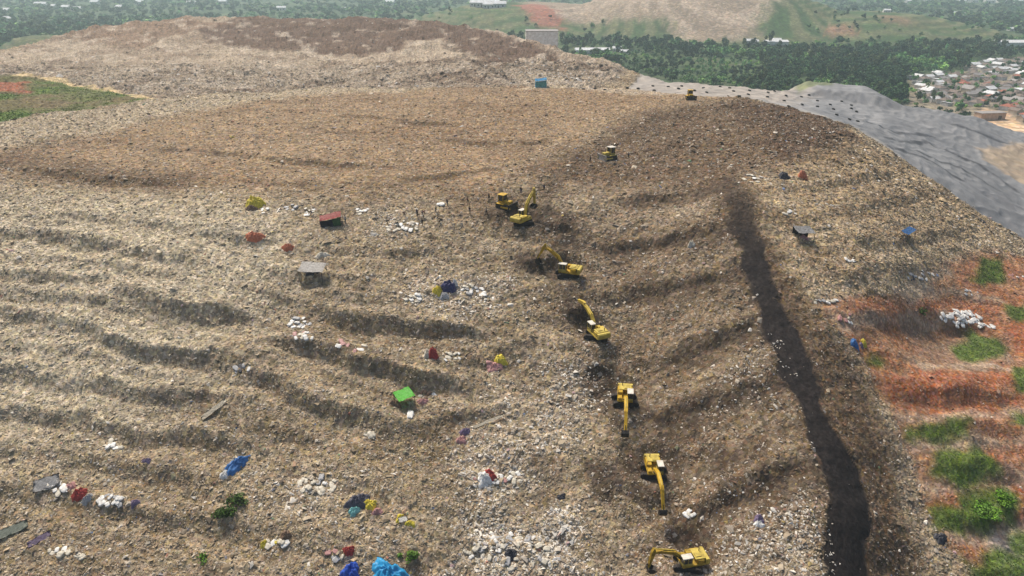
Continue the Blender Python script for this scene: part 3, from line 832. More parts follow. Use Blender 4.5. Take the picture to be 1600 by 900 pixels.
def excavator(key, label, yaw, under, boom, stick, curl, scale=1.15):
    """yaw: heading of the boom; boom: boom angle; stick: angle of the stick below the horizon"""
    x, y, z = MPOS[key]
    YM = M[{'e4': 'yellow_pale', 'e5': 'yellow', 'e6': 'yellow_pale', 'e7': 'yellow', 'e8': 'yellow', 'e9': 'yellow_dirty'}[key]]
    root = thing('excavator', label, 'excavator', (x, y, z - .05), R(yaw), 'excavators passing waste up the landfill slope', scale)
    du = under - yaw
    ub = thing('undercarriage', None, None); ub.parent = root; 
    bpy.data.objects.remove(ub)
    rot = Matrix.Rotation(R(du), 4, 'Z')
    for s in (-1, 1):
        t = track_part(root, s * 1.2); t.data.transform(rot)
        rl = MB()
        for k in range(7): rl.tube((-1.6 + k * .53, s * 1.2 + s * .33, .42), (-1.6 + k * .53, s * 1.2 + s * .36, .42), .2, seg=10)
        for k in (-1, 1): rl.tube((k * 1.78, s * 1.2 + s * .32, .5), (k * 1.78, s * 1.2 + s * .37, .5), .4, seg=12)
        r_ = rl.build('roller', M['steel'], t); r_.name = 'rollers'; r_.data.transform(rot)
    c = MB(); c.box((0, 0, .62), (2.4, 1.75, .42), bev=.05); c.tube((0, 0, .82), (0, 0, 1.1), .72, seg=20)
    o = c.build('undercarriage', M['steel'], root); o.data.transform(rot)
    # upper structure, front is +x
    b = MB()
    b.box((-.55, 0, 1.28), (4.1, 2.7, .34), bev=.05)
    b.box((-.95, -.88, 1.86), (2.2, .9, .86), bev=.07)                       # right tank / tool side
    b.box((.78, -.95, 1.62), (1.2, .74, .42), bev=.05)
    b.box((-1.55, .55, 1.82), (1.15, 1.5, .78), bev=.08)
    b.build('upper_body', YM, root)
    h = MB(); h.box((-1.5, 0, 2.32), (1.7, 2.2, .16), bev=.05); h.box((-1.35, .25, 2.45), (1.0, .9, .14), bev=.04)
    h.build('engine_hood', M['yellow2'], root)
    w = MB()
    pr = []
    for k in range(9):
        a = R(110 + k * 17.5); pr.append((-1.9 + math.cos(a) * 1.0, math.sin(a) * 1.36))
    bmv = []
    w.prism([(-2.35, 1.14), (-2.95, 1.2), (-3.05, 1.5), (-3.02, 2.1), (-2.85, 2.28), (-2.35, 2.28)], -1.32, 1.32)
    w.build('counterweight', M['yellow2'], root)
    e = MB(); e.tube((-1.9, -.5, 2.38), (-1.9, -.5, 3.0), .07); e.build('exhaust', M['steel'], root)
    # cab on the left
    cb = MB()
    x0, x1, y0, y1, z0, z1 = -.05, 1.55, .32, 1.32, 1.45, 3.0
    cb.box(((x0 + x1) / 2, (y0 + y1) / 2, 1.68), (x1 - x0, y1 - y0, .46), bev=.03)
    for px in (x0 + .05, x0 + .75, x1 - .12):
        for py in (y0 + .05, y1 - .05): cb.box((px, py, (z0 + z1) / 2 + .15), (.09, .09, z1 - z0 - .35))
    cab = cb.build('cab', M['yellow2'], root)
    g = MB(); g.box(((x0 + x1) / 2, (y0 + y1) / 2, 2.42), (x1 - x0 - .1, y1 - y0 - .08, 1.04)); g.build('window', M['glass'], cab)
    rf = MB(); rf.box(((x0 + x1) / 2, (y0 + y1) / 2, 3.02), (x1 - x0 + .12, y1 - y0 + .1, .15), bev=.05); rf.build('roof', M['caproof'], cab)
    hr = MB()
    for px in (-.1, 1.0): hr.tube((px, -1.28, 2.0), (px, -1.28, 2.75), .025, seg=6)
    hr.tube((-.1, -1.28, 2.75), (1.0, -1.28, 2.75), .025, seg=6)
    hr.build('handrail', M['steel'], root)
    # boom: bent box beam in the x,z plane
    BL = 5.9; SL = 3.1
    p0 = Vector((.75, 0, 1.75)); a = R(boom)
    def loc(s, t_): return (p0.x + math.cos(a) * s - math.sin(a) * t_, p0.z + math.sin(a) * s + math.cos(a) * t_)
    prof = [loc(0, -.22), loc(1.4, .18), loc(2.6, .42), loc(4.2, .28), loc(BL, -.12), loc(BL, .16), loc(4.2, .78), loc(2.5, 1.08), loc(1.1, .68), loc(0, .2)]
    bo = MB(); bo.prism(prof, -.31, .31); bo.build('boom', YM, root)
    tip = Vector((loc(BL, .02)[0], 0, loc(BL, .02)[1]))
    sa = -R(stick)
    def sl(s, t_): return (tip.x + math.cos(sa) * s - math.sin(sa) * t_, tip.z + math.sin(sa) * s + math.cos(sa) * t_)
    st = MB(); st.prism([sl(-.75, .28), sl(-.6, -.02), sl(0, -.28), sl(.8, -.24), sl(SL, -.1), sl(SL, .12), sl(.8, .34), sl(0, .42)], -.25, .25)
    st.build('stick', YM, root)
    # hydraulic rams
    for s in (-1, 1):
        cy = MB(); q = loc(2.7, .75); mid = ((.98 + q[0]) / 2, (1.5 + q[1]) / 2)
        cy.tube((.98, s * .34, 1.45), (mid[0], s * .34, mid[1]), .1); cy.tube((mid[0], s * .34, mid[1]), (q[0], s * .34, q[1]), .055)
        cy.build('boom_cylinder', M['steel'], root)
    cy = MB(); q0 = loc(2.6, 1.12); q1 = sl(-.65, .14); cy.tube((q0[0], 0, q0[1]), (q1[0], 0, q1[1]), .09); cy.build('stick_cylinder', M['yellow2'], root)
    # bucket
    e0 = Vector((sl(SL - .05, 0)[0], 0, sl(SL - .05, 0)[1])); ba = sa - R(curl)
    def bl(s, t_): return (e0.x + math.cos(ba) * s - math.sin(ba) * t_, e0.z + math.sin(ba) * s + math.cos(ba) * t_)
    bu = MB()
    shell = [bl(0, .22), bl(.5, .5), bl(1.05, .3), bl(1.3, -.2), bl(1.25, -.75)]
    inner = [bl(1.17, -.72), bl(1.2, -.2), bl(1.0, .2), bl(.5, .4), bl(.05, .12)]
    bu.prism(shell + inner, -.62, .62)
    for s in (-.62, .62): bu.prism([bl(0, .2), bl(.5, .48), bl(1.05, .28), bl(1.28, -.2), bl(1.23, -.72), bl(.55, -.5), bl(.1, -.12)], s - .02, s + .02)
    for k in range(5):
        yy = -.5 + k * .25; p = bl(1.23, -.72); q = bl(1.15, -.98); bu.tube((p[0], yy, p[1]), (q[0], yy, q[1]), .05, .02, 5)
    bu.build('bucket', M['steel'], root)
    lk = MB(); p = sl(SL - .8, .3); q = bl(.45, .45); lk.tube((p[0], 0, p[1]), (q[0], 0, q[1]), .06); lk.build('bucket_link', M['steel'], root)
    lean(root, x, y, .12, R(yaw))
    return root

excavator('e4', 'yellow excavator with its boom raised high, beside the bulldozer atop the slope', 52, 10, 58, 82, 40)
excavator('e5', 'yellow excavator with a hooped boom reaching left over a dark dug face', 160, 185, 44, 62, 30)
excavator('e6', 'yellow excavator seen from its tail with the boom stretched uphill away', 112, 165, 30, 8, 50)
excavator('e7', 'yellow excavator facing the camera with its boom and stick straight downhill', -98, 0, 8, 38, 30)
excavator('e8', 'yellow excavator swinging its dark bucket downhill, just above the lowest excavator', -90, -10, 6, 50, 35, 1.08)
excavator('e9', 'lowest yellow excavator at the bottom edge of the photo, boom to the left', 192, 170, 26, 78, 40, 1.08)

# ------------------------------------------------------------------ bulldozers
def bulldozer(key, label, yaw, pale=False, scale=1.25):
    x, y, z = MPOS[key]
    root = thing('bulldozer', label, 'bulldozer', (x, y, z - .05), R(yaw), 'bulldozers levelling the waste', scale)
    ym = M['yellow2'] if pale else M['yellow']
    for s in (-1, 1): track_part(root, s * .98, 3.4, 1.05, .6)
    b = MB(); b.box((.0, 0, .85), (3.0, 1.3, .6), bev=.05); b.box((.75, 0, 1.5), (1.7, 1.15, .8), bev=.09); b.box((1.62, 0, 1.4), (.12, 1.2, .9), bev=.03)
    for s in (-1, 1): b.box((-.5, s * .98, 1.2), (2.0, .7, .12))
    b.build('body', ym, root)
    e = MB(); e.tube((.9, -.3, 1.9), (.9, -.3, 2.6), .07); e.build('exhaust', M['steel'], root)
    cb = MB()
    for px in (-1.25, .0):
        for py in (-.72, .72): cb.box((px, py, 2.25), (.12, .12, 1.5))
    cb.box((-.62, 0, 1.5), (1.35, 1.5, .3))
    cab = cb.build('cab', ym, root)
    g = MB(); g.box((-.62, 0, 2.25), (1.2, 1.4, 1.2)); g.build('window', M['glass'], cab)
    rf = MB(); rf.box((-.62, 0, 3.05), (1.7, 1.75, .14), bev=.04); rf.build('roof', ym if not pale else M['caproof'], cab)
    bl = MB()
    rows = []
    for k in range(7):
        a = R(-35 + k * 70 / 6); rows.append([(2.25 - .55 * math.cos(a) + .45, yy, .75 + .75 * math.sin(a) / .57) for yy in (-1.8, 1.8)])
    pr = [(r[0][0], r[0][2]) for r in rows]
    bl.prism(pr + [(p[0] - .14, p[1]) for p in pr[::-1]], -1.8, 1.8)
    bl.build('blade', M['worn'] if pale else M['steel'], root)
    for s in (-1, 1):
        ar = MB(); ar.box((1.1, s * 1.38, .6), (2.5, .16, .3)); ar.build('push_arm', ym, root)
    rp = MB(); rp.box((-1.95, 0, .9), (.5, 1.0, .5), bev=.04)
    for s in (-.35, .35): rp.box((-2.2, s, .65), (.14, .14, .9))
    rp.build('ripper', M['steel'], root)
    lean(root, x, y, .15, R(yaw))
    return root
bulldozer('d1', 'small yellow bulldozer on the crest beside the grey membrane', -90)
bulldozer('d2', 'pale yellow bulldozer with a worn light blade alone on the dark upper slope', -150, True)
bulldozer('d3', 'yellow bulldozer just behind the excavator with the raised boom', -35, False, 1.2)

# ------------------------------------------------------------------ sacks
def sack_mesh(k, m, slab=False):
    b = MB(); rr = random.Random(k)
    r = bmesh.ops.create_cube(b.bm, size=2)
    bmesh.ops.subdivide_edges(b.bm, edges=b.bm.edges[:], cuts=4, use_grid_fill=True)
    ph = [rr.uniform(0, 6) for _ in range(4)]
    for v in b.bm.verts:
        p = v.co.copy()
        n_ = Vector((p.x / max(1e-6, (abs(p.x) ** 4 + abs(p.y) ** 4 + abs(p.z) ** 4) ** .25), p.y / max(1e-6, (abs(p.x) ** 4 + abs(p.y) ** 4 + abs(p.z) ** 4) ** .25), p.z / max(1e-6, (abs(p.x) ** 4 + abs(p.y) ** 4 + abs(p.z) ** 4) ** .25)))
        q = n_ * (.5 if slab else .8) + p * (.5 if slab else .2)
        wr = 1 + .09 * math.sin(q.x * 6 + ph[0] + q.z * 3) + .08 * math.sin(q.y * 7 + ph[1])
        ed = 1 - .35 * abs(q.x) ** 3
        v.co = Vector((q.x * .62, q.y * .42 * wr * (1 - .18 * abs(q.x) ** 4), q.z * (.15 if slab else .28) * ed * wr + (.14 if slab else .26))) + Vector((rr.uniform(-.05, .05), rr.uniform(-.05, .05), rr.uniform(-.035, .035)))
    if not slab: b.tube((.58, 0, .26), (.82, .04, .32), .05, .13, 7)
    return b.mesh('sack', m, True)
cloth = {'white': (.78, .77, .73), 'cream': (.62, .57, .46), 'grey': (.40, .40, .40), 'pink': (.48, .25, .23), 'red': (.40, .055, .045), 'blue': (.05, .17, .42), 'dark': (.045, .045, .055), 'navy': (.045, .045, .13), 'slate': (.10, .095, .12),
         'yellow': (.68, .56, .06), 'green': (.10, .22, .10), 'purple': (.20, .15, .24), 'brown': (.19, .12, .075), 'palegrey': (.56, .54, .51), 'cyan': (.22, .52, .50), 'orange': (.55, .18, .09)}
for k, c in cloth.items(): M['c_' + k] = mat('plastic_' + k, c, .55, noise=.3, scale=2.6, bump=.4, spec=.35)
SACKM = {}
for k in ('white', 'cream', 'grey', 'pink', 'red', 'yellow', 'blue', 'dark', 'brown'):
    SACKM[k] = [sack_mesh(i * 7 + len(k), M['c_' + k], i != 1) for i in range(3)]
NSACK = 0
def sacks(u, v, du, dv, n_, colors, label, group, sc=.9, seed=None):
    global NSACK
    rr = random.Random(int(u * 13 + v) if seed is None else seed)
    placed = []
    for k in range(n_):
        for _ in range(20):
            a = rr.uniform(0, 6.283); q = math.sqrt(rr.random())
            x, y, z = ground(u + du * q * math.cos(a), v + dv * q * math.sin(a))
            if all(math.dist((x, y), p) > .75 * sc for p in placed): break
        placed.append((x, y))
        c = rr.choice(colors)
        o = link('sack', rr.choice(SACKM[c]))
        s = sc * rr.uniform(.65, 1.35)
        o.scale = (s * rr.uniform(.85, 1.25), s, s * rr.uniform(.5, .95))
        o.location = (x, y, z - .04)
        lean(o, x, y, .8, rr.uniform(0, 6.28))
        tag(o, label, 'sack', group); NSACK += 1
W, CR = 'white', 'cream'
sacks(1500, 497, 30, 11, 34, [W, W, W], 'bright white sack in the big white heap on the red earth', 'sacks of the big white heap', 1.3)
sacks(1540, 510, 15, 3, 6, [W], 'bright white sack in the tail trailing right of the big white heap', 'sacks trailing right of the white heap', 1.15)
sacks(1325, 499, 16, 8, 6, [W, CR, 'pink'], 'full sack at the top left corner of the red earth, near the road', 'sacks near the road')
sacks(468, 505, 18, 8, 12, [W, W, 'grey'], 'white sack in the pair of heaps below the grey roofed shelter', 'sacks below the grey roofed shelter')
sacks(472, 526, 18, 7, 8, [CR, W, 'pink'], 'pinkish or cream sack just downhill of the white sack heap', 'cream sacks downhill')
sacks(628, 354, 30, 8, 15, [W, CR, CR], 'pale sack in the row beside the group of people sorting', 'sacks beside the sorting people')
sacks(566, 329, 10, 7, 7, [W, CR], 'white sack piled between the dark red shelter and the people', 'sacks right of the red roofed shelter')
sacks(482, 331, 10, 7, 7, [W, CR], 'white sack piled left of the dark red roofed shelter', 'sacks left of the red roofed shelter')
sacks(455, 325, 8, 5, 5, [CR, 'grey'], 'cream sack in the small pile between yellow dome tent and red shelter', 'sacks in the middle of the row')
sacks(413, 330, 7, 5, 4, [W], 'white sack lying right beside the yellow dome tent', 'sacks by the yellow dome tent')
sacks(645, 467, 15, 6, 9, [W, CR], 'white sack in the heap left of the navy tarpaulin', 'sacks left of the navy shelter')
sacks(735, 455, 25, 10, 11, [CR, W, 'grey'], 'pale sack scattered right of the navy tarpaulin', 'sacks right of the navy shelter')
sacks(765, 750, 25, 10, 12, [W, W, 'pink', CR], 'white or pink bag in the pile above the dense white litter', 'bags above the white litter')
sacks(805, 745, 14, 10, 6, [W, CR], 'pale bag at the right of the red and white bag pile', 'bags right of the pile')
sacks(497, 758, 30, 13, 16, [CR, CR, W, 'grey'], 'cream sack in the spread above left of the dark grey shelter', 'sacks above the dark grey shelter')
sacks(88, 762, 17, 9, 11, [W, CR], 'white bundle stacked right of the grey sheet at the left', 'bundles by the grey sheet')
sacks(170, 783, 20, 9, 11, [W, CR, 'grey'], 'white bundle in the heap right of the red cloth bundle', 'bundles right of the red cloth')
sacks(92, 863, 16, 5, 8, [W, CR], 'white bag in the low row at the bottom left corner', 'bags at the bottom left')
sacks(125, 869, 8, 6, 4, [CR], 'cream bag at the right end of the bottom left row', 'cream bags at the bottom left')
sacks(432, 850, 18, 6, 6, [W, 'yellow', CR], 'white or yellow bag beside the dark red bundle near the bottom', 'bags by the dark red bundle')
sacks(668, 616, 14, 7, 6, [CR, 'brown', W], 'pale sack beside the bright green canopy', 'sacks beside the green canopy')
sacks(643, 649, 4, 2, 2, [W], 'bright white sack lying downhill of the bright green canopy', 'sacks downhill of the green canopy', 1.2)
sacks(1437, 432, 24, 8, 14, [W, 'grey', 'grey', 'dark', CR], 'grey or white sack in the mixed heap at the upper edge of the red earth', 'mixed sacks at the edge of the red earth')
sacks(1237, 332, 14, 5, 5, [CR, W], 'cream sack on the bench above the small grey shelter', 'sacks above the small grey shelter')
sacks(1287, 320, 14, 5, 5, [CR, 'grey'], 'cream sack on the right-hand bench above the grey shelter', 'sacks on the right-hand bench')
sacks(1515, 456, 14, 6, 6, [W, 'grey'], 'white sack above the big white heap', 'sacks above the big white heap')
sacks(1586, 432, 16, 5, 7, [W, 'pink'], 'white sack at the right edge of the photo, below the membrane', 'sacks at the right edge')
sacks(1288, 470, 20, 4, 8, [W, CR, 'grey'], 'white sack along the upper rim of the red earth, right of the road', 'sacks along the rim')
sacks(1178, 279, 16, 6, 9, [W, CR], 'white sack in the pile near the top end of the road', 'sacks near the top of the road')
sacks(1325, 408, 9, 3, 4, [W], 'white sack on the bench right of the road', 'sacks on the bench right of the road')
sacks(380, 578, 16, 8, 6, [W, 'grey', 'dark'], 'grey or white sack in the furrow left of the green canopy', 'sacks in the furrow')
sacks(175, 697, 18, 6, 6, [CR, CR, W], 'cream sack in the left part of the slope above the bundles', 'sacks on the left slope')
sacks(525, 866, 16, 7, 6, ['grey', CR, 'pink'], 'greyish sack beside the small red bundle', 'sacks beside the small red bundle')
sacks(690, 319, 3, 3, 2, [W], 'white sack standing near two people at the top of the sorting area', 'sacks at the top of the sorting area', 1.5)
sacks(575, 681, 10, 4, 4, [CR, W], 'cream sack lying midway down the slope below the green canopy', 'sacks below the green canopy')
sacks(1078, 803, 9, 5, 4, [W, CR, W], 'white bag right of the dark bucket digging downhill', 'bags by the bucket', .8)
sacks(545, 542, 26, 8, 7, [CR, 'pink', W], 'pale bag strewn between two furrows left of the red tarpaulin heap', 'bags between two furrows')
sacks(708, 558, 18, 8, 8, [CR, W], 'cream bag right of the red tarpaulin heap', 'bags right of the red tarpaulin heap')
sacks(800, 865, 75, 32, 46, [W, CR, CR, CR, 'grey'], 'pale slab or bag among the dense white litter at the bottom', 'bags among the white litter', .85)
print('sacks', NSACK)

# ------------------------------------------------------------------ shelters and tarpaulins
def canopy(u, v, w, d, h, col, label, yaw=0, tilt=(0, 0), side=None, post='brown', name='shelter', cat='shelter', sag=.25):
    x, y, z = ground(u, v)
    root = thing(name, label, cat, (x, y, z), R(yaw))
    n_ = 8
    def rz(i, j):
        a = i / n_ - .5; b = j / n_ - .5
        return h + a * tilt[0] + b * tilt[1] + sag * (4 * a * a - 1) * .5 + sag * (4 * b * b - 1) * .5 + sag * .5 + .07 * math.sin(i * 2.1 + j) + .06 * math.cos(j * 2.7 - i * .8 + u)
    rows = [[((i / n_ - .5) * w, (j / n_ - .5) * d, rz(i, j)) for j in range(n_ + 1)] for i in range(n_ + 1)]
    b = MB(); b.grid(rows)
    r = bmesh.ops.solidify(b.bm, geom=b.bm.faces[:], thickness=.05)
    b.build('roof', M['c_' + col], root, True)
    rzm = Matrix.Rotation(R(yaw), 3, 'Z')
    for sx in (0, n_):
        for sy in (0, n_):
            q = rows[sx][sy]; qx, qy = q[0] * .93, q[1] * .93
            wp = rzm @ Vector((qx, qy, 0))
            gz = zat(x + wp.x, y + wp.y) - z - .3
            p = MB(); p.tube((qx, qy, gz), (qx, qy, q[2] - .02), .07, seg=6); p.build('post', M['c_' + post], root)
    if side:
        for k, (sx0, sy0, sx1, sy1, cc) in enumerate(side):
            rows2 = []
            for i in range(7):
                t = i / 6; ax = (sx0 + (sx1 - sx0) * t) * w * .5 * .97; ay = (sy0 + (sy1 - sy0) * t) * d * .5 * .97
                wp = rzm @ Vector((ax, ay, 0)); gz = zat(x + wp.x, y + wp.y) - z - .1
                zt = h + ax / w * tilt[0] + ay / d * tilt[1] - .12
                rows2.append([(ax + .1 * math.sin(i * 2 + q * 1.3), ay + .1 * math.cos(i * 1.7 + q), gz + (zt - gz) * q / 4) for q in range(5)])
            b = MB(); b.grid(rows2); bmesh.ops.solidify(b.bm, geom=b.bm.faces[:], thickness=.04); b.build('side_sheet', M['c_' + cc], root, True)
    return root

def drape(u, v, w, d, h, col, label, yaw=0, name='tarpaulin', cat='tarpaulin', group=None, rough=.14, seed=1, dome=3.4):
    """a sheet thrown over a heap: full skirt down to the ground"""
    x, y, z = ground(u, v)
    rr = random.Random(seed + int(u)); ph = [rr.uniform(0, 6.28) for _ in range(5)]
    c, s = math.cos(R(yaw)), math.sin(R(yaw))
    NN, MM = 14, 42
    b = MB(); top = None; rows = []
    for i in range(NN):
        q = i / (NN - 1); row = []
        for j in range(MM):
            a = j / MM * 6.2832
            sq = (abs(math.cos(a)) ** dome + abs(math.sin(a)) ** dome) ** (-1 / dome)
            rad = q * sq * (1 + .14 * math.sin(a * 3 + ph[0]) + .09 * math.sin(a * 7 + ph[1]) + .05 * math.sin(a * 13 + ph[2]))
            lx, ly = rad * w / 2 * math.cos(a), rad * d / 2 * math.sin(a)
            wx, wy = x + lx * c - ly * s, y + lx * s + ly * c
            hh = h * (1 - q ** 2.6) * (1 + rough * math.sin(lx * 3.1 + ph[2]) * math.cos(ly * 3.7 + ph[3]) + rough * .6 * math.sin(a * 5 + q * 6) + rough * .7 * math.sin(a * 9 - q * 11 + ph[4]))
            cr_ = float(vnoise(np.array(lx * 2.3 + u), np.array(ly * 2.3 + v), 5)) * .6 + float(vnoise(np.array(lx * 5.1 + u), np.array(ly * 5.1 + v), 6)) * .35
            hh = hh * .82 + h * .22 * cr_ * (1 - q ** 3)
            row.append(Vector((wx - x, wy - y, zat(wx, wy) - z + hh - .06)))
        rows.append(row)
    top = b.bm.verts.new(sum(rows[0], Vector()) / MM)
    prev = None
    for i in range(1, NN):
        cur = [b.bm.verts.new(p) for p in rows[i]]
        for j in range(MM):
            k = (j + 1) % MM
            if prev is None: b.bm.faces.new((top, cur[j], cur[k]))
            else: b.bm.faces.new((prev[j], cur[j], cur[k], prev[k]))
        prev = cur
    o = b.build(name, M['c_' + col], None, True)
    o.location = (x, y, z)
    return tag(o, label, cat, group)

def sheet(u, v, w, d, tilt, col, label, yaw=0, name='board', cat='board', lift=.35, rot=(0, 0), wave=.1):
    x, y, z = ground(u, v)
    n_ = 7
    rows = [[((i / n_ - .5) * w, (j / n_ - .5) * d, wave * math.sin(i * 1.9 + j * 1.2)) for j in range(n_ + 1)] for i in range(n_ + 1)]
    b = MB(); b.grid(rows); bmesh.ops.solidify(b.bm, geom=b.bm.faces[:], thickness=.12)
    o = b.build(name, M['c_' + col], None, True)
    o.location = (x, y, z + lift)
    lean(o, x, y, .9, R(yaw))
    return tag(o, label, cat)

# upper row
drape(398, 323, 4.6, 3.2, 2.8, 'yellow', 'mustard yellow dome tent at the left end of the row of shelters', 0, 'tent', 'tent')
drape(393, 328, 3.2, 1.4, 1.3, 'brown', 'brown bundle in front of the mustard yellow dome tent', 0, 'bundle', 'bundle')
canopy(517, 348, 5.2, 3.0, 1.7, 'red', 'dark red roofed shelter with a green side sheet among white sacks', 12, (.9, .5), side=[(-1, -1, .2, -1, 'dark'), (.2, -1, 1, -1, 'green'), (-1, -1, -1, 1, 'purple')])
canopy(489, 428, 5.8, 3.4, 1.7, 'palegrey', 'pale grey flat roofed shelter open at the front, on posts', -6, (.0, 1.0), side=[(-1, -1, -.75, -1, 'cream')], sag=.1, post='dark')
drape(487, 426, 3.4, 1.6, .8, 'dark', 'dark heap standing in for the shaded opening under the pale grey flat roofed shelter', 0, 'bundle', 'bundle')  # dark heap stands in for the shade of the open front
drape(701, 452, 3.6, 2.8, 2.3, 'navy', 'navy tarpaulin hung over a heap, with a yellow sheet on its left', 15)
drape(684, 457, 1.8, 2.0, 1.9, 'yellow', 'bright yellow sheet on the left of the navy tarpaulin', 60, 'sheet', 'sheet')
drape(711, 446, 1.3, 1.1, 1.8, 'white', 'white bag at the right shoulder of the navy tarpaulin', 0, 'bag', 'bag')
drape(694, 464, 2.2, 1.6, 1.1, 'grey', 'grey bale lying in front of the navy tarpaulin', 0, 'bale', 'bale')
drape(676, 556, 2.4, 2.0, 2.0, 'red', 'bright red tarpaulin heap in the middle of the slope', 10)
drape(668, 556, 1.6, 1.8, 1.6, 'cream', 'cream sheet hanging on the left of the bright red tarpaulin heap', 0)
drape(782, 565, 2.6, 2.0, 1.3, 'yellow', 'dull yellow tarpaulin heap left of the worked trench', 15)
drape(772, 573, 3.6, 2.0, .8, 'pink', 'pinkish cloth heap below the dull yellow tarpaulin', 5, 'cloth_heap', 'cloth')
M['c_lime'] = mat('plastic_lime', (.13, .62, .05), .5, noise=.08, bump=.2)
M['c_sky'] = mat('plastic_sky', (.03, .30, .58), .45, noise=.12, bump=.3)
M['c_royal'] = mat('plastic_royal', (.035, .10, .48), .45, noise=.12, bump=.3)
canopy(632, 628, 3.5, 3.2, 1.9, 'lime', 'bright lime green canopy stretched on posts', 32, (.3, .4), sag=.12)
drape(618, 632, 2.4, 1.4, .9, 'brown', 'brown bundle beneath the left side of the lime green canopy', 0, 'bundle', 'bundle')
drape(660, 628, 2.2, 1.4, .8, 'pink', 'dull pink bundle to the right of the lime green canopy', 0, 'bundle', 'bundle')
drape(727, 675, 2.2, 1.3, 1.0, 'purple', 'purple bag in the middle of the slope, above a pink one', 20, 'bag', 'bag')
drape(721, 689, 2.0, 1.5, .9, 'pink', 'pinkish bag just below the purple bag', 0, 'bag', 'bag')
drape(370, 728, 4.6, 2.3, 1.5, 'blue', 'long blue tarpaulin shelter with pale ends, above the green shrub', 50, 'shelter', 'shelter')
drape(350, 743, 1.5, 1.4, .9, 'white', 'white sheet at the lower end of the long blue tarpaulin shelter', 30, 'sheet', 'sheet')
drape(367, 723, .8, 2.4, 1.35, 'cream', 'pale strip of cloth lying across the long blue tarpaulin shelter', 50, 'cloth_strip', 'cloth')
sheet(73, 757, 4.2, 2.6, 0, 'grey', 'dark grey sheet lying left of the white bundles', 25, 'sheet', 'sheet', .35)
drape(124, 774, 2.6, 1.6, 1.2, 'red', 'brick red cloth bundle between two heaps of white bundles', 20, 'cloth_bundle', 'cloth')
drape(112, 760, 1.6, 1.6, .8, 'pink', 'dull red cloth behind the brick red bundle', 60, 'cloth_bundle', 'cloth')
drape(136, 780, 2.0, 1.2, .9, 'grey', 'grey bundle on the right of the brick red bundle', 40, 'bundle', 'bundle')
drape(211, 786, 1.6, 1.2, .8, 'purple', 'small purple grey bag at the right end of the row of bundles', 40, 'bag', 'bag')
drape(229, 721, 1.7, 1.0, .7, 'purple', 'lone dull purple bag on the left slope', 0, 'bag', 'bag')
sheet(18, 831, 5.2, 1.8, 0, 'grey', 'long grey green board at the bottom left edge of the photo', 28, 'board', 'board', .4, wave=.02)
M['c_greygreen'] = mat('plastic_greygreen', (.26, .29, .24), .6, noise=.2)
bpy.data.objects['board'].data.materials[0] = M['c_greygreen']
sheet(62, 845, 3.6, 1.3, 0, 'purple', 'purple mattress with white stripes in the bottom left corner', 38, 'mattress', 'mattress', .4, wave=.05)
drape(446, 838, 2.0, 1.4, .9, 'brown', 'dark red brown bundle above the row of white and yellow bags', 20, 'bundle', 'bundle')
bpy.data.objects[-1] if False else None
drape(412, 852, 1.1, 1.2, 1.0, 'yellow', 'yellow bag at the left end of the bag row near the bottom', 0, 'bag', 'bag')
drape(545, 861, 1.9, 1.2, 1.0, 'red', 'small bright red bundle above the blue tarpaulins', 15, 'bundle', 'bundle')
drape(548, 897, 3.0, 2.4, 1.8, 'royal', 'royal blue tarpaulin at the bottom edge, left of the larger one', 30)
drape(607, 899, 6.0, 3.6, 1.7, 'sky', 'large sky blue tarpaulin at the bottom edge, right of the royal blue one', -10, rough=.2)
drape(561, 786, 4.6, 2.2, 1.6, 'slate', 'low dark grey tarpaulin shelter with a yellow sheet leaning on it', 24, 'shelter', 'shelter')
drape(577, 790, 2.8, 1.9, 1.2, 'yellow', 'bright yellow sheet on the right of the low dark grey shelter', -8, 'sheet', 'sheet')
drape(554, 799, 2.2, 1.2, .9, 'cyan', 'pale turquoise sheet spread in front of the dark grey shelter', 35, 'sheet', 'sheet')
drape(590, 800, 2.0, 1.3, .8, 'pink', 'reddish bundle below the bright yellow sheet beside the dark grey shelter', 20, 'bundle', 'bundle')
drape(624, 811, 1.0, 1.9, .7, 'yellow', 'upright yellow sheet right of the dark grey shelter', -20, 'sheet', 'sheet')
drape(641, 818, 1.9, 1.0, .6, 'yellow', 'flat yellow bag at the right end of the bags beside the white board', 0, 'bag', 'bag')
sheet(630, 814, 1.6, 1.0, 0, 'white', 'white board lying between two small yellow sheets', 20, 'board', 'board', .4)
drape(766, 742, 2.6, 1.3, 1.2, 'red', 'crimson cloth bundle on the bag pile above the dense white litter', -40, 'cloth_bundle', 'cloth')
drape(757, 750, 2.6, 2.2, 1.3, 'white', 'big white sheet heap beside the crimson cloth bundle', 10, 'sheet', 'sheet')
sheet(335, 642, 5.5, 1.2, 0, 'cream', 'long cream board lying aslant on the left terraces', 40, 'board', 'board', .45, wave=.03)
sheet(760, 662, 7.5, .7, 0, 'cream', 'long pale plank lying on the slope right of the purple bag', 24, 'plank', 'plank', .4, wave=.03)
drape(398, 371, 4.6, 1.8, 1.3, 'orange', 'rust red cloth heap below the yellow dome tent', 0, 'cloth_heap', 'cloth')
drape(450, 388, 2.8, 1.6, 1.3, 'orange', 'rust coloured cloth heap above the grey roofed shelter', 10, 'cloth_heap', 'cloth')
drape(503, 398, 3.4, 1.4, .7, 'cream', 'cream sheet behind the pale grey flat roofed shelter', 15, 'sheet', 'sheet')
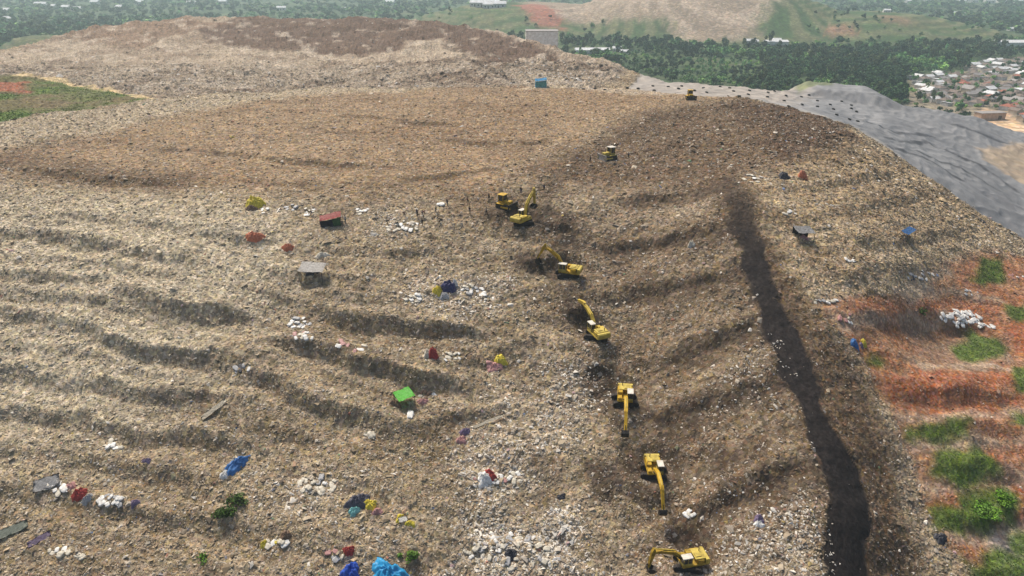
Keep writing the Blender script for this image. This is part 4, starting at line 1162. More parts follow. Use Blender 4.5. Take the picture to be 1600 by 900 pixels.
# right side
canopy(1254, 373, 4.6, 3.2, 2.4, 'grey', 'small grey roofed shelter on posts right of the road', 8, (-.3, .8), side=[(-1, 1, 1, 1, 'dark')], sag=.2, post='dark')
drape(1256, 372, 2.2, 1.4, .8, 'pink', 'pinkish bale under the small grey roofed shelter', 0, 'bale', 'bale')
canopy(1418, 369, 3.2, 2.4, 1.7, 'blue', 'small slanting blue canopy on the right-hand bench', 25, (1.0, .4), sag=.1)
drape(1254, 276, 2.8, 2.0, 2.0, 'orange', 'orange red tarpaulin heap near the top right of the dark slope', 0)
drape(1225, 276, 3.6, 2.4, 1.6, 'dark', 'black tarpaulin heap left of the orange red one', 20)
drape(1335, 539, 2.0, 1.8, 1.4, 'blue', 'blue grey tarpaulin heap on the red earth beside the road', 0)
drape(1350, 538, 1.4, 1.3, 1.2, 'yellow', 'yellowish sheet right of the blue grey tarpaulin heap', 0, 'sheet', 'sheet')
drape(1346, 541, .9, 1.0, .8, 'purple', 'purple cloth between the blue heap and the yellowish sheet', 0, 'cloth_bundle', 'cloth')
canopy(845, 135, 5.5, 4.5, 3.2, 'sky', 'sky blue shelter at the foot of the rear mound', 0, (.6, .6), side=[(-1, -1, 1, -1, 'cyan'), (-1, -1, -1, 1, 'sky')], post='cyan')
drape(1080, 383, 1.7, 1.4, 1.3, 'cream', 'lone cream bale on the slope left of the road', 0, 'bale', 'bale')
drape(1186, 812, 1.6, 1.5, 1.0, 'purple', 'dark violet bag with a pale one left of the road, near the bottom', 0, 'bag', 'bag')
drape(1186, 820, 1.8, 1.2, .7, 'white', 'white bag under the dark violet bag left of the road', 0, 'bag', 'bag')
drape(1470, 842, 2.8, 1.8, .9, 'dark', 'black scrap heap at the edge of the grass in the bottom right', 20, 'scrap_heap', 'scrap')
drape(877, 777, 1.6, 1.2, .6, 'dark', 'dark bag lying left of the lower excavators', 0, 'bag', 'bag')
drape(798, 866, 2.2, 1.8, 1.0, 'dark', 'black bag heap within the dense white litter', 0, 'bag', 'bag')
sheet(1338, 348, 3.4, 1.6, 0, 'dark', 'dark panel lying at the rim between litter and membrane', 30, 'board', 'board') if False else None
drape(1535, 346, 3.2, 1.6, .7, 'dark', 'dark rag heap at the lower rim of the membrane', -40, 'cloth_heap', 'cloth')

# ------------------------------------------------------------------ people
def skin_mesh(name, joints, edges, m, levels=1):
    me = bpy.data.meshes.new(name)
    me.from_pydata([j[0] for j in joints], edges, [])
    o = bpy.data.objects.new(name, me); COL.objects.link(o)
    mod = o.modifiers.new('s', 'SKIN')
    for i, j in enumerate(joints):
        r = j[1]; me.skin_vertices[0].data[i].radius = (r, r) if not isinstance(r, tuple) else r
        me.skin_vertices[0].data[i].use_root = (i == 0)
    mod.use_smooth_shade = True
    sb = o.modifiers.new('b', 'SUBSURF'); sb.levels = levels; sb.render_levels = levels
    dg = bpy.context.evaluated_depsgraph_get(); dg.update()
    res = bpy.data.meshes.new_from_object(o.evaluated_get(dg))
    bpy.data.objects.remove(o); bpy.data.meshes.remove(me)
    res.materials.clear(); res.materials.append(m); res.name = name
    return res

M['skin'] = mat('brown_skin', (.20, .11, .07), .6, noise=.1)
M['hair'] = mat('black_hair', (.012, .01, .01), .7, noise=.2)
for k, c in {'navy': (.03, .04, .09), 'black': (.02, .02, .02), 'grey': (.16, .16, .16), 'maroon': (.14, .03, .03), 'olive': (.09, .09, .05), 'denim': (.07, .09, .15), 'tan': (.28, .2, .12), 'white': (.6, .6, .58)}.items():
    M['w_' + k] = mat('cloth_' + k, c, .85, noise=.2, scale=6)

def pose(kind):
    """joint positions of a body facing +x"""
    J = {}
    if kind == 'stand': bend, la, ra = 4, 18, -14
    elif kind == 'walk': bend, la, ra = 8, 26, -24
    else: bend, la, ra = 72, 8, -10
    pel = Vector((0, 0, .93 if kind != 'bend' else .86))
    if kind == 'bend': pel.x -= .18
    t = R(bend); up_ = Vector((math.sin(t), 0, math.cos(t)))
    J['pel'] = pel; J['chest'] = pel + up_ * .34; J['neck'] = pel + up_ * .54
    hd = R(bend * .8); hu = Vector((math.sin(hd), 0, math.cos(hd)))
    J['headc'] = J['neck'] + hu * .15; J['top'] = J['neck'] + hu * .27
    for s, sd, a in ((1, 'l', la), (-1, 'r', ra)):
        J['hip' + sd] = pel + Vector((0, s * .1, -.04))
        q = R(a); kn = J['hip' + sd] + Vector((math.sin(q) * .43, 0, -math.cos(q) * .43))
        if kind == 'bend': kn = J['hip' + sd] + Vector((.14, s * .03, -.40))
        ft = Vector((kn.x - .06 - (.12 if a < -15 else 0), s * .12, .07))
        if kind == 'bend': ft = Vector((-.02, s * .14, .07))
        J['knee' + sd] = kn; J['ank' + sd] = ft; J['toe' + sd] = ft + Vector((.17, s * .02, -.03))
        sh = J['chest'] + up_ * .13 + Vector((0, s * .19, 0)); J['sh' + sd] = sh
        if kind == 'bend': el = sh + Vector((.04, s * .04, -.29)); wr = el + Vector((.12, 0, -.23))
        else:
            q2 = R(-a * .8); el = sh + Vector((math.sin(q2) * .28, s * .06, -math.cos(q2) * .28)); wr = el + Vector((.1, 0, -.23))
        J['el' + sd] = el; J['wr' + sd] = wr
    return J

def person_meshes(kind):
    J = pose(kind)
    joints = []; edges = []; ix = {}
    def add(k, p, r): ix[k] = len(joints); joints.append((tuple(p), r)); return ix[k]
    def con(a, b): edges.append((ix[a], ix[b]))
    add('pel', J['pel'], .13); add('chest', J['chest'], (.15, .125)); add('neck', J['neck'], .058); add('headc', J['headc'], .095); add('top', J['top'], .06)
    nose = (J['headc'] - J['neck']).normalized(); f = Vector((nose.z, 0, -nose.x))
    con('pel', 'chest'); con('chest', 'neck'); con('neck', 'headc'); con('headc', 'top')
    add('face', J['headc'] + f * .085 - nose * .02, .022); con('headc', 'face')
    for s, sd in ((1, 'l'), (-1, 'r')):
        add('ear' + sd, J['headc'] + Vector((0, s * .088, 0)), .018); con('headc', 'ear' + sd)
        add('hip' + sd, J['hip' + sd], .095); add('knee' + sd, J['knee' + sd], .06); add('ank' + sd, J['ank' + sd], .042); add('toe' + sd, J['toe' + sd], .034)
        con('pel', 'hip' + sd); con('hip' + sd, 'knee' + sd); con('knee' + sd, 'ank' + sd); con('ank' + sd, 'toe' + sd)
        add('sh' + sd, J['sh' + sd], .06); add('el' + sd, J['el' + sd], .043); add('wr' + sd, J['wr' + sd], .03)
        con('chest', 'sh' + sd); con('sh' + sd, 'el' + sd); con('el' + sd, 'wr' + sd)
        d = (J['wr' + sd] - J['el' + sd]).normalized(); side = Vector((0, 1, 0)).cross(d).normalized()
        palm = J['wr' + sd] + d * .075; add('pa' + sd, palm, (.028, .022)); con('wr' + sd, 'pa' + sd)
        for k in range(4):
            L_ = (.07, .085, .08, .06)[k]; b0 = palm + side * (-.03 + k * .02); b1 = b0 + d * L_ * .55; b2 = b1 + d * L_ * .5 + Vector((.015, -s * .02, 0))
            add(f'f{k}a' + sd, b1, .009); add(f'f{k}b' + sd, b2, .008); con('pa' + sd, f'f{k}a' + sd); con(f'f{k}a' + sd, f'f{k}b' + sd)
        tb = J['wr' + sd] + d * .03 + side * .045; add('th' + sd, tb + d * .04, .009); con('wr' + sd, 'th' + sd)
    body = skin_mesh('body', joints, edges, M['skin'])
    def sub(keys, cons, grow):
        jj = []; ii = {}
        for k, r in keys: ii[k] = len(jj); jj.append((tuple(J[k]), r + grow if not isinstance(r, tuple) else (r[0] + grow, r[1] + grow)))
        return jj, [(ii[a], ii[b]) for a, b in cons]
    jj, ee = sub([('pel', .13), ('chest', (.15, .125)), ('shl', .06), ('ell', .045), ('shr', .06), ('elr', .045)], [('pel', 'chest'), ('chest', 'shl'), ('shl', 'ell'), ('chest', 'shr'), ('shr', 'elr')], .022)
    shirt = skin_mesh('shirt', jj, ee, M['w_navy'])
    jj, ee = sub([('pel', .13), ('hipl', .095), ('kneel', .06), ('ankl', .05), ('hipr', .095), ('kneer', .06), ('ankr', .05)], [('pel', 'hipl'), ('hipl', 'kneel'), ('kneel', 'ankl'), ('pel', 'hipr'), ('hipr', 'kneer'), ('kneer', 'ankr')], .020)
    trousers = skin_mesh('trousers', jj, ee, M['w_black'])
    hb = MB(); c = J['headc'] + nose * .035 - f * .02; hb.blob(c, (.105, .1, .115), .04, 2)
    hair = hb.mesh('hair', M['hair'], True)
    return body, shirt, trousers, hair
PM = {k: person_meshes(k) for k in ('stand', 'walk', 'bend')}
def person(u, v, kind, yaw, shirt, trousers, label):
    x, y, z = ground(u, v)
    root = thing('person', label, 'person', (x, y, z + .06), R(yaw), 'waste pickers on the landfill', 1.15)
    bo, sh, tr, ha = PM[kind]
    link('body', bo, root)
    for nm, me, mm in (('shirt', sh, 'w_' + shirt), ('trousers', tr, 'w_' + trousers)):
        key = nm + kind + mm
        if key not in PM: c = me.copy(); c.materials[0] = M[mm]; PM[key] = c
        link(nm, PM[key], root)
    link('hair', ha, root)
    return root
for u, v, k, yaw, s, t, lb in [
    (632, 338, 'bend', -60, 'maroon', 'black', 'person in a maroon shirt bending down, leftmost of the sorting group'),
    (652, 338, 'stand', -90, 'navy', 'black', 'person in navy standing in the sorting group, above the row of pale sacks'),
    (661, 337, 'bend', 0, 'maroon', 'grey', 'person in a maroon shirt bending beside the one in navy'),
    (660, 353, 'stand', 60, 'black', 'black', 'person all in black at the right end of the row of pale sacks'),
    (687, 348, 'bend', 180, 'olive', 'black', 'person in an olive shirt bending right of the row of pale sacks'),
    (699, 322, 'stand', -120, 'black', 'denim', 'person in black standing beside the white sack at the top of the sorting area'),
    (681, 334, 'walk', 30, 'olive', 'grey', 'person in olive walking behind the bending one'),
    (731, 319, 'walk', 190, 'maroon', 'black', 'person in maroon walking left of the yellow bulldozer'),
    (734, 334, 'stand', -80, 'black', 'grey', 'person in a black shirt standing midway between sacks and bulldozer'),
    (760, 336, 'stand', -20, 'grey', 'black', 'person in a grey shirt standing in front of the yellow bulldozer'),
    (764, 314, 'stand', -40, 'black', 'black', 'person in black close on the left of the yellow bulldozer'),
    (778, 343, 'walk', 140, 'tan', 'black', 'person in a tan shirt left of the excavator with the raised boom'),
    (814, 303, 'stand', -100, 'black', 'navy', 'person in black uphill of the excavator with the raised boom'),
    (850, 299, 'stand', -60, 'navy', 'black', 'person in dark blue right of the raised boom tip, uphill'),
    (922, 254, 'stand', -30, 'black', 'black', 'person in black left of the pale yellow bulldozer'),
    (982, 248, 'walk', 200, 'navy', 'black', 'person in navy right of the pale yellow bulldozer'),
    (486, 337, 'bend', 200, 'black', 'denim', 'person in black bending at the white sacks left of the red roofed shelter'),
    (606, 351, 'bend', 20, 'black', 'black', 'person in black bending at the left end of the row of pale sacks'),
    (540, 349, 'stand', -90, 'white', 'grey', 'person in a white shirt right of the dark red roofed shelter')]:
    person(u, v, k, yaw, s, t, lb)

# ------------------------------------------------------------------ tyres holding down the membrane
def tyre_mesh():
    b = MB(); NU, NV = 20, 9
    rows = []
    for i in range(NU + 1):
        a = i / NU * 6.28318
        rows.append([((.62 + .26 * math.cos(q)) * math.cos(a), (.62 + .26 * math.cos(q)) * math.sin(a), .24 + .24 * math.sin(q)) for q in [k / NV * 6.28318 for k in range(NV + 1)]])
    b.grid(rows); bmesh.ops.remove_doubles(b.bm, verts=b.bm.verts, dist=1e-4)
    return b.mesh('tyre', M['rubber'], True)
M['rubber'] = mat('black_rubber', (.018, .017, .016), .8, noise=.3)
TY = tyre_mesh()
for (u, v) in [(912, 140), (930, 139), (945, 141), (980, 138), (997, 139), (1020, 135), (1022, 142), (1044, 136), (1060, 139), (1065, 135), (1085, 142), (1099, 138), (1104, 145), (1125, 136), (1140, 138), (1146, 143), (1155, 151), (1171, 142), (1169, 148), (1183, 138),
               (1210, 143), (1228, 150), (1252, 152), (1264, 149), (1297, 164), (1302, 171), (1315, 159), (1330, 165), (1330, 170), (1338, 175), (1307, 180), (1253, 164), (1232, 167), (1277, 167), (1340, 190), (1327, 187), (1225, 158), (1200, 145), (1199, 152), (1277, 158)]:
    x, y, z = ground(u, v)
    o = link('tyre', TY); o.location = (x, y, z + .02); lean(o, x, y, 1, random.random() * 6); o.scale = (.95, .95, 1.2)
    tag(o, 'black tyre lying on the pale ground between the crest and the membrane', 'tyre', 'tyres lying on the membrane edge')

# ------------------------------------------------------------------ shrubs and trees
def leaf_cloud(n_, rad, cen, sz, rng, flat=.8, shell=.5, lobes=7):
    """leaf clumps spread through several lobes; returns quads"""
    lc = rng.normal(0, .42, (lobes, 3)) * np.array(rad) + np.array(cen)
    lr = rng.uniform(.35, .62, lobes)
    k = rng.integers(0, lobes, n_)
    d = rng.normal(0, 1, (n_, 3)); d /= np.linalg.norm(d, axis=1, keepdims=True)
    q = rng.uniform(shell, 1, n_) ** .6
    p = lc[k] + d * (q * lr[k])[:, None] * np.array(rad)
    nrm = d * .7 + rng.normal(0, .5, (n_, 3)) + np.array((0, 0, .5)); nrm /= np.linalg.norm(nrm, axis=1, keepdims=True)
    a = np.cross(nrm, rng.normal(0, 1, (n_, 3))); a /= np.linalg.norm(a, axis=1, keepdims=True); b = np.cross(nrm, a)
    s = (sz * rng.uniform(.6, 1.3, n_))[:, None]
    q4 = np.stack([p - a * s, p - b * s * flat, p + a * s, p + b * s * flat], 1)
    return q4
LEAFC = {'dark': (.030, .072, .028), 'mid': (.050, .105, .034), 'light': (.095, .160, .040), 'olive': (.075, .105, .036)}
def crown_mesh(seed, rad, cz, n_, sz, tone, lobes=7):
    rng = np.random.default_rng(seed)
    q = leaf_cloud(n_, rad, (0, 0, cz), sz, rng, lobes=lobes)
    c = np.array(LEAFC[tone]) * rng.uniform(.65, 1.45, (n_, 1))
    return np_mesh('crown', q.reshape(-1, 3), np.arange(n_ * 4).reshape(-1, 4), [M['blades']], np.repeat(c, 4, 0))
def trunk_mesh(h, r, limbs, seed, spread):
    b = MB(); rr = random.Random(seed)
    b.tube((0, 0, -.5), (.1, .05, h * .55), r, r * .65, 7)
    for k in range(limbs):
        a = k * 6.28 / limbs + rr.uniform(-.4, .4); z0 = h * rr.uniform(.35, .54)
        b.tube((.07, .03, z0), (math.cos(a) * spread, math.sin(a) * spread, h * rr.uniform(.72, .9)), r * .5, r * .15, 5)
    return b.mesh('trunk', M['bark'])
M['bark'] = mat('bark', (.10, .075, .055), .9, noise=.3)
TK = []   # kinds: label, crown mesh, trunk mesh
for i, (lab, hh, rad, tone) in enumerate([
        ('broad dark green tree in the wood beyond the landfill', 13, (5.2, 5.2, 4.2), 'dark'),
        ('mid green round tree in the wood beyond the landfill', 10, (4.0, 4.0, 3.4), 'mid'),
        ('pale green low tree in the wood beyond the landfill', 8, (3.8, 3.8, 2.6), 'light'),
        ('tall olive green tree in the wood beyond the landfill', 16, (4.2, 4.2, 5.4), 'olive')]):
    for var in range(2):
        TK.append((lab, crown_mesh(200 + i * 5 + var, rad, hh * .66, 420, .85, tone), trunk_mesh(hh, .32, 5, i, rad[0] * .5), hh, i))

# where trees can stand on the plain
def vis_px(x, y, z):
    dy = y; dzz = z - HC
    dep = dy * CP - dzz * SP
    return 800 + FPX * x / dep, 450 - FPX * (dy * SP + dzz * CP) / dep, dep
rng = np.random.default_rng(77)
cand = []
yy = 380.0
XS, YSS = [], []
while yy < 3800:
    sp = 7.5 + max(0, yy - 600) * .012
    nx = int(2 * .95 * yy / sp)
    xs = (np.arange(nx) / nx * 2 - 1) * .95 * yy + rng.uniform(-sp * .45, sp * .45, nx)
    XS.append(xs); YSS.append(yy + rng.uniform(-sp * .45, sp * .45, nx)); yy += sp
TX = np.concatenate(XS); TY_ = np.concatenate(YSS)
offm = sample(OFF.astype(float), TX, TY_) > .9
outd = sample(OUT, TX, TY_)
hillh = sample(FARH, TX, TY_)
vil = sample(VIL, TX, TY_); plot = sample(PLOT, TX, TY_)
upm = sample(up, TX, TY_)
clump = fbm(TX, TY_, 90, 3, 131); clear = fbm(TX, TY_, 210, 3, 137)
pr = np.clip(.72 + clump * 1.5, 0, 1)
tz = sample(H, TX, TY_)
uu, vv, dd = vis_px(TX, TY_, tz)
# open grassy slope right behind the ridge and along the membrane
shrubby = inside(uu, vv, [(930, 82), (1150, 90), (1200, 110), (1200, 138), (1040, 128)])
pr = np.where(shrubby, 1.0, pr)
pr = np.where(hillh > 5, np.where(upm > .3, .0, np.clip(.03 + clump * .25, 0, 1)), pr)
pr = np.where(vil > .4, .28, pr); pr = np.where(plot > .3, 0, pr)
pr = np.where((vv < 40) & (clear > .1), pr * .55, pr)
keep = offm & (rng.random(len(TX)) < pr) & (tz < 40) & (outd > 4)
TX, TY_, tz, uu, vv, dd, shr = TX[keep], TY_[keep], tz[keep], uu[keep], vv[keep], dd[keep], shrubby[keep]
# seen from the camera (crown not hidden by the landfill)?
def seen(x, y, z):
    t = np.linspace(.25, .97, 60)
    xx = x[:, None] * t; yy_ = y[:, None] * t; zz = HC + (z[:, None] - HC) * t
    g = sample(H, xx, np.maximum(yy_, 59))
    return ~((g > zz) & (yy_ > 60)).any(1)
vis = np.concatenate([seen(TX[i:i + 5000], TY_[i:i + 5000], tz[i:i + 5000] + 9) for i in range(0, len(TX), 5000)]) & (uu > -60) & (uu < 1660) & (vv > -60)
TX, TY_, tz, uu, vv, dd, shr = [a[vis] for a in (TX, TY_, tz, uu, vv, dd, shr)]
print('trees in view', len(TX))
trng = np.random.default_rng(5)
scl = trng.uniform(.7, 1.25, len(TX)) * np.where(shr, .55, 1) * np.where(sample(FARH, TX, TY_) > 5, .55, 1) * np.where(sample(VIL, TX, TY_) > .4, .55, 1)
kind = trng.choice(len(TK), len(TX), p=np.array([.2, .2, .17, .13, .08, .08, .07, .07]))
_pt = fbm(TX, TY_, 55, 3, 171)
_lt = (_pt > .22) & (trng.random(len(TX)) < .8); kind[_lt] = trng.choice([4, 5, 2, 3], _lt.sum())
_dk = (_pt < -.2) & (trng.random(len(TX)) < .8); kind[_dk] = trng.choice([0, 1], _dk.sum())
tonef = np.clip(1 + 1.7 * _pt + .9 * fbm(TX, TY_, 22, 2, 172), .45, 2.0)
hgt = np.array([TK[k][3] for k in kind]) * scl
inframe = (uu > 0) & (uu < 1600) & (vv > 0) & (vv < 240)
order = np.argsort(-(hgt / dd) * inframe)
near = order[:300]; rest = order[300:]
TPROTO = {}
def place_tree(k, x, y, z, s, label=None):
    if k not in TPROTO:
        lab, cm, tm, hh, kk = TK[k]
        root = thing('tree', lab, 'tree', group='trees of the wood beyond the landfill')
        link('trunk', tm, root); link('crown', cm, root)
        TPROTO[k] = root; r = root
    else: r = copy_tree(TPROTO[k])
    r.location = (x, y, z); r.scale = (s, s, s * random.uniform(.9, 1.15)); r.rotation_euler = (0, 0, random.random() * 6.28)
    if label: r['label'] = label
    return r
for i in near: place_tree(int(kind[i]), TX[i], TY_[i], tz[i] - .2, scl[i])
# the rest of the wood reads as one mass
tones = [np.array(LEAFC[t]) for t in ('dark', 'mid', 'light', 'olive')]
Q, CC = [], []
prot = {}
for k in range(8):
    rg = np.random.default_rng(900 + k)
    lab, cm, tm, hh, kk = TK[k]
    rad = [(5.2, 5.2, 4.2), (4., 4., 3.4), (3.8, 3.8, 2.6), (4.2, 4.2, 5.4)][kk]
    prot[k] = (leaf_cloud(110, rad, (0, 0, hh * .62), 1.55, rg), leaf_cloud(36, rad, (0, 0, hh * .62), 2.6, rg), tones[kk])
rg = np.random.default_rng(31)
for i in rest:
    hi, lo, tn = prot[int(kind[i])]
    q = hi if dd[i] < 1100 else lo
    a = rg.uniform(0, 6.28); c, s = math.cos(a), math.sin(a)
    far = 1 + max(0, (dd[i] - 900)) / 2200
    sc_ = scl[i] * far
    p = q * np.array((sc_, sc_, scl[i]))
    p = np.stack([p[..., 0] * c - p[..., 1] * s + TX[i], p[..., 0] * s + p[..., 1] * c + TY_[i], p[..., 2] + tz[i]], -1)
    Q.append(p.reshape(-1, 3)); CC.append(np.repeat(tn[None] * 1.3 * tonef[i] * rg.uniform(.7, 1.35) * rg.uniform(.75, 1.3, (len(q), 1)), 4, 0))
if Q:
    Q = np.concatenate(Q); CC = np.concatenate(CC)
    tag(link('woodland', np_mesh('woodland', Q, np.arange(len(Q)).reshape(-1, 4), [M['blades']], CC)), 'distant wood of green trees fading into haze behind the landfill', 'wood', kind='stuff')
print('woodland quads', len(Q) // 4)

# weeds and shrubs on the waste
def shrub(u, v, w, h, label, tone='mid', n_=260, name='shrub'):
    x, y, z = ground(u, v)
    root = thing(name, label, 'shrub', (x, y, z))
    b = MB()
    rr = random.Random(int(u))
    for k in range(6):
        a = k * 1.05; b.tube((0, 0, -.15), (math.cos(a) * w * .3, math.sin(a) * w * .3, h * rr.uniform(.5, .8)), .05, .02, 5)
    b.build('stem', M['bark'], root)
    rg_ = np.random.default_rng(int(u + v))
    q = leaf_cloud(n_, (w * .5, w * .5, h * .5), (0, 0, h * .5), .2, rg_, lobes=12)
    c = np.array({'mid': (.055, .095, .020), 'bright': (.11, .21, .03)}[tone]) * rg_.uniform(.6, 1.5, (n_, 1))
    link('foliage', np_mesh('foliage', q.reshape(-1, 3), np.arange(n_ * 4).reshape(-1, 4), [M['blades']], np.repeat(c, 4, 0)), root)
    return root
shrub(350, 805, 4.6, 1.7, 'broad dark green shrub growing alone on the waste below the blue tarpaulin shelter', n_=520)
shrub(366, 786, 3.4, 1.6, 'smaller dark green shrub right behind the broad one', n_=360)
shrub(642, 872, 2.4, 1.5, 'small green shrub above the large sky blue tarpaulin', 'bright', 240)
shrub(316, 872, 2.0, .7, 'sparse low green weed near the bottom left', 'bright', 90)
shrub(625, 869, 1.1, .7, 'tiny green weed left of the small green shrub', 'bright', 60)
shrub(1536, 800, 5.4, 1.3, 'bright green rounded bush on the lower red terraces', 'bright', 1500)
shrub(1566, 782, 4.2, 1.3, 'bright green bush behind the rounded one at the right', 'bright', 1100)
shrub(1440, 490, 2.6, 1.4, 'dark green bush left of the big white heap', 'mid', 260)
shrub(365, 118, 3.0, 5.5, 'thin bare dark sapling on the face of the rear mound', 'mid', 40, 'sapling')

# ------------------------------------------------------------------ houses
for k, c in {'roof_red': (.33, .115, .075), 'roof_brown': (.20, .155, .13), 'roof_grey': (.30, .28, .27), 'roof_white': (.66, .67, .68), 'wall_white': (.70, .68, .64), 'wall_cream': (.55, .48, .38), 'wall_peach': (.58, .40, .28), 'door': (.12, .08, .05), 'pane': (.03, .035, .04), 'concrete': (.88, .86, .82)}.items():
    M[k] = mat(k, c, .8, noise=.22, scale=.5)
def house_proto(label, w, d, h, roof, wall, kind, group):
    root = thing('house', label, 'house', group=group)
    b = MB(); b.box((0, 0, h / 2 - .3), (w, d, h + .6)); wl = b.build('wall', M[wall], root)
    r = MB(); ov = .5; rh = {'gable': .28 * d, 'hip': .26 * d, 'shed': .12 * d}[kind]
    if kind == 'gable':
        pr_ = [(-d / 2 - ov, h), (0, h + rh), (d / 2 + ov, h), (d / 2 + ov, h - .15), (0, h + rh - .18), (-d / 2 - ov, h - .15)]
        r.prism(pr_, -w / 2 - ov, w / 2 + ov)
        for v in r.bm.verts: v.co = Vector((v.co.y, v.co.x, v.co.z))
        g = MB()
        g.prism([(-d / 2, h), (0, h + rh - .2), (d / 2, h)], -w / 2, w / 2)
        for v in g.bm.verts: v.co = Vector((v.co.y, v.co.x, v.co.z))
        g.build('gable', M[wall], root)
    elif kind == 'hip':
        vs = [r.bm.verts.new(p) for p in [(-w / 2 - ov, -d / 2 - ov, h), (w / 2 + ov, -d / 2 - ov, h), (w / 2 + ov, d / 2 + ov, h), (-w / 2 - ov, d / 2 + ov, h), (-w / 2 + d / 2, 0, h + rh), (w / 2 - d / 2, 0, h + rh)]]
        for f in ((0, 1, 5, 4), (1, 2, 5), (2, 3, 4, 5), (3, 0, 4), (3, 2, 1, 0)): r.bm.faces.new([vs[i] for i in f])
    else:
        r.prism([(-d / 2 - ov, h), (d / 2 + ov, h + rh), (d / 2 + ov, h + rh + .15), (-d / 2 - ov, h + .15)], -w / 2 - ov, w / 2 + ov)
        for v in r.bm.verts: v.co = Vector((v.co.y, v.co.x, v.co.z))
    r.build('roof', M[roof], root)
    dr = MB(); dr.box((-w * .1, -d / 2 - .02, 1.05), (1.0, .08, 2.1)); dr.build('door', M['door'], root)
    for px in (-w * .32, w * .25):
        wi = MB(); wi.box((px, -d / 2 - .02, 1.7), (1.3, .08, 1.1)); wi.build('window', M['pane'], root)
    return root
HG = 'houses of the village beyond the membrane slope'
HP = [house_proto('white walled house with a grey brown tiled hip roof in the village', 10, 8, 3.4, 'roof_brown', 'wall_white', 'hip', HG),
      house_proto('house with a grey sheet gable roof in the village', 11, 7.5, 3.3, 'roof_grey', 'wall_cream', 'gable', HG),
      house_proto('house with a white metal gable roof in the village', 12, 8, 3.6, 'roof_white', 'wall_white', 'gable', HG),
      house_proto('cream house with a brown gable roof in the village', 9, 7, 3.2, 'roof_brown', 'wall_cream', 'gable', HG),
      house_proto('house with a low white lean-to roof in the village', 9, 8, 3.0, 'roof_white', 'wall_white', 'shed', HG),
      house_proto('house with a dull red tiled hip roof in the village', 10, 8, 3.4, 'roof_red', 'wall_white', 'hip', HG)]
used = set()
def put_house(k, x, y, rz, s=1.0, label=None, group=None):
    if k in used: o = copy_tree(HP[k])
    else: o = HP[k]; used.add(k)
    o.location = (x, y, zat(x, y)); o.rotation_euler = (0, 0, rz); o.scale = (s,) * 3
    if label: o['label'] = label
    if group: o['group'] = group
    elif label and 'group' in o: del o['group']
    return o
hr = random.Random(12)
spots = []
poly = [(1420, 122), (1460, 117), (1500, 118), (1530, 98), (1600, 92), (1660, 90), (1680, 205), (1600, 190), (1545, 165), (1500, 168), (1455, 162), (1430, 140)]
pxs = np.array(poly)
tries = 0
while len(spots) < 235 and tries < 30000:
    tries += 1
    u, v = hr.uniform(1405, 1680), hr.uniform(90, 200)
    if not inside(np.array([u]), np.array([v]), poly)[0]: continue
    x, y, z = ground(u, v)
    if z > 12: continue
    if any(math.hypot(x - a, y - b) < 9.0 for a, b in spots): continue
    if float(sample(PLOT, np.array(x), np.array(y))) > .3: continue
    spots.append((x, y))
    white = v < 150 and u < 1470
    k = hr.choice([2, 4, 2, 0]) if white else hr.choice([0, 0, 0, 1, 1, 1, 3, 3, 2, 4, 5] if v > 118 else [2, 4, 2, 0])
    put_house(k, x, y, hr.choice([0, 1.57, 3.14]) + hr.uniform(-.25, .25) + .3, hr.uniform(.75, 1.05))
print('houses', len(spots))
def one_house(u, v, k, s, label, rz=.2):
    x, y, z = ground(u, v)
    return put_house(k, x, y, rz, s, label)
one_house(1400, 131, 5, 1.5, 'large red roofed house at the left end of the village', .1)
# peach wall of the plot in front of the village
x, y, z = ground(1545, 186)
root = thing('building', 'peach coloured low building on the bare plot right above the membrane', 'building', (x, y, z), .15)
b = MB(); b.box((0, 0, 2.5), (22, 8, 5.6)); b.build('wall', M['wall_peach'], root)
b = MB(); b.box((0, 0, 5.5), (23, 9, .4), bev=.05); b.build('roof', M['roof_grey'], root)
b = MB(); b.box((6, -4.03, 1.6), (3, .1, 3)); b.build('door', M['door'], root)
# farther houses scattered in the haze
FG = 'far houses scattered in the wood'
far = [(10, 18, 2.2), (14, 31, 1.8), (65, 9, 2.6), (82, 11, 2), (150, 5, 2.4), (190, 13, 2.2), (105, 13, 2.2), (120, 15, 2), (440, 14, 2), (540, 16, 2), (755, 9, 2.2), (770, 7, 2.4), (780, 10, 2), (765, 11, 2), (745, 8, 2), (1385, 17, 1.0), (1462, 18, 1.2), (1490, 21, 1.4), (1510, 22, 1.2), (1580, 46, 1.1),
       (1500, 3, 2.4), (1520, 2, 2.4), (1545, 3, 2.6), (1565, 2, 2.6), (1590, 3, 2.4), (1420, 3, 2.2), (1450, 2, 2.4), (1080, 73, 1), (1170, 66, 1.2), (1178, 66, 1), (965, 78, 1.2), (975, 82, 1), (1210, 66, 1.4), (220, 5, 2.4), (300, 6, 2.2), (610, 5, 2.4), (350, 4, 2.4)]
for i, (u, v, s) in enumerate(far):
    x, y, z = ground(u, v + 2)
    put_house(2, x, y, hr.uniform(-.3, .3), s, 'far white roofed house standing among trees outside the village', FG)
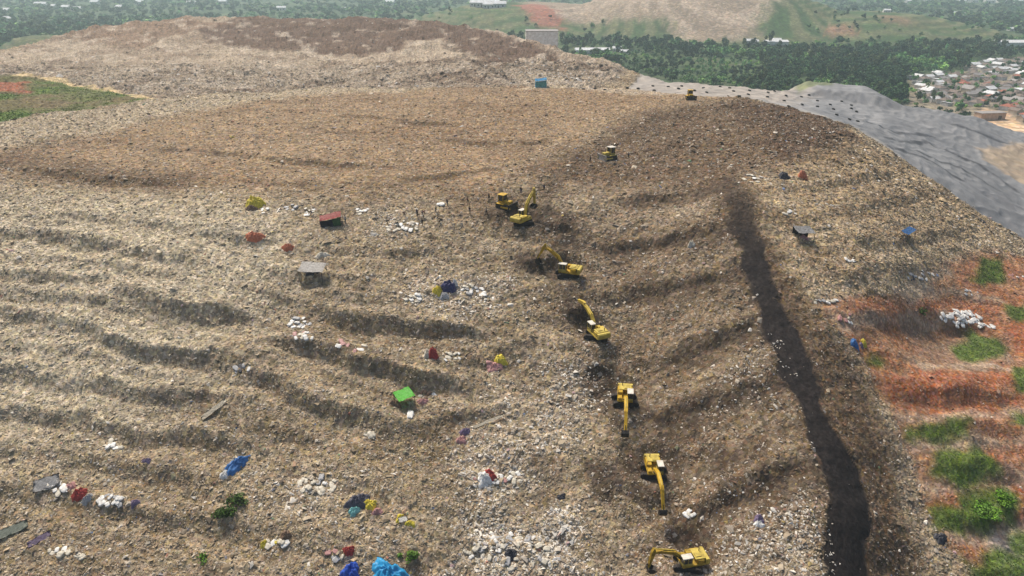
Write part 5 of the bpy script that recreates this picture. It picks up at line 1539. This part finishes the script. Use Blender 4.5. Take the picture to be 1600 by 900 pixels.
for u, v, w, d, h, lab in [(925, 83, 48, 16, 5, 'long white roofed shed at the foot of the far green terraces'), (1585, 72, 70, 20, 6, 'long white roofed hall in the wood at the right edge'), (1212, 70, 34, 14, 5, 'long pale roofed shed below the far hill')]:
    x, y, z = ground(u, v)
    root = thing('shed', lab, 'shed', (x, y, z), .05)
    b = MB(); b.box((0, 0, h / 2), (w, d, h)); b.build('wall', M['wall_white'], root)
    b = MB(); b.prism([(-d / 2 - .5, h), (0, h + d * .16), (d / 2 + .5, h), (d / 2 + .5, h - .3), (-d / 2 - .5, h - .3)], -w / 2 - .5, w / 2 + .5)
    for v_ in b.bm.verts: v_.co = Vector((v_.co.y, v_.co.x, v_.co.z))
    b.build('roof', M['roof_white'], root)
# pale concrete block behind the shoulder of the mound
xb, yb = at_dist(846, 73, 640)[:2]
zb = float(sample(H, np.array(xb), np.array(yb)))
topz = at_dist(846, 48, 640)[2]
root = thing('building', 'pale concrete block standing behind the right shoulder of the rear mound', 'building', (xb, yb, zb))
b = MB(); b.box((0, 0, (topz - zb) / 2), (28, 20, topz - zb), bev=.1); b.build('wall', M['concrete'], root)
b = MB(); b.box((0, 0, topz - zb + .25), (28.6, 20.6, .5)); b.build('roof', M['roof_grey'], root)

# ------------------------------------------------------------------ haze
hz = MB(); zlo, zhi = float(H.min()) - 1, HC + 30
hz.box((0, 3400, (zlo + zhi) / 2), (18000, 7800, zhi - zlo))
mh = bpy.data.materials.new('haze'); mh.use_nodes = True
nt = mh.node_tree
for nd in list(nt.nodes):
    if nd.type != 'OUTPUT_MATERIAL': nt.nodes.remove(nd)
pv = nt.nodes.new('ShaderNodeVolumePrincipled')
pv.inputs['Color'].default_value = (.72, .90, .95, 1); pv.inputs['Density'].default_value = .00017; pv.inputs['Anisotropy'].default_value = .2
nt.links.new(pv.outputs['Volume'], [nd for nd in nt.nodes if nd.type == 'OUTPUT_MATERIAL'][0].inputs['Volume'])
ho = hz.build('haze', mh); ho['kind'] = 'stuff'; ho['label'] = 'pale blue haze over the whole place'; ho['category'] = 'haze'

# ------------------------------------------------------------------ light, sky, camera
wd_ = bpy.data.worlds.new('World'); scene.world = wd_; wd_.use_nodes = True
nt = wd_.node_tree; bg = nt.nodes['Background']
sky = nt.nodes.new('ShaderNodeTexSky'); sky.sky_type = 'NISHITA'; sky.sun_disc = False
SUN_EL, SUN_AZ = 56, -32          # azimuth from +Y, towards -X
sky.sun_elevation = R(SUN_EL); sky.sun_rotation = R(SUN_AZ)
sky.air_density = 1.0; sky.dust_density = 4.0; sky.ozone_density = 1.0
nt.links.new(sky.outputs['Color'], bg.inputs['Color']); bg.inputs['Strength'].default_value = .092
sl_ = bpy.data.lights.new('sun', 'SUN'); sl_.energy = 2.9; sl_.angle = R(12); sl_.color = (1, .93, .82)
so = bpy.data.objects.new('sun', sl_); COL.objects.link(so)
dirv = Vector((math.sin(R(SUN_AZ)) * math.cos(R(SUN_EL)), math.cos(R(SUN_AZ)) * math.cos(R(SUN_EL)), math.sin(R(SUN_EL))))
so.rotation_euler = dirv.to_track_quat('Z', 'Y').to_euler(); so.location = (0, 100, 300)

cam = bpy.data.cameras.new('camera'); co = bpy.data.objects.new('camera', cam); COL.objects.link(co)
cam.sensor_width = 36; cam.lens = 36 * FPX / 1600; cam.clip_start = 1; cam.clip_end = 20000
co.location = (0, 0, HC); co.rotation_euler = (R(90) - PITCH, 0, 0)
scene.camera = co
vs_ = scene.view_settings
vs_.view_transform = 'Standard'; vs_.look = 'None'; vs_.gamma = 1; vs_.exposure = 0.58
scene.cycles.use_denoising = True
scene.cycles.max_bounces = 6; scene.cycles.volume_bounces = 1; scene.cycles.diffuse_bounces = 3
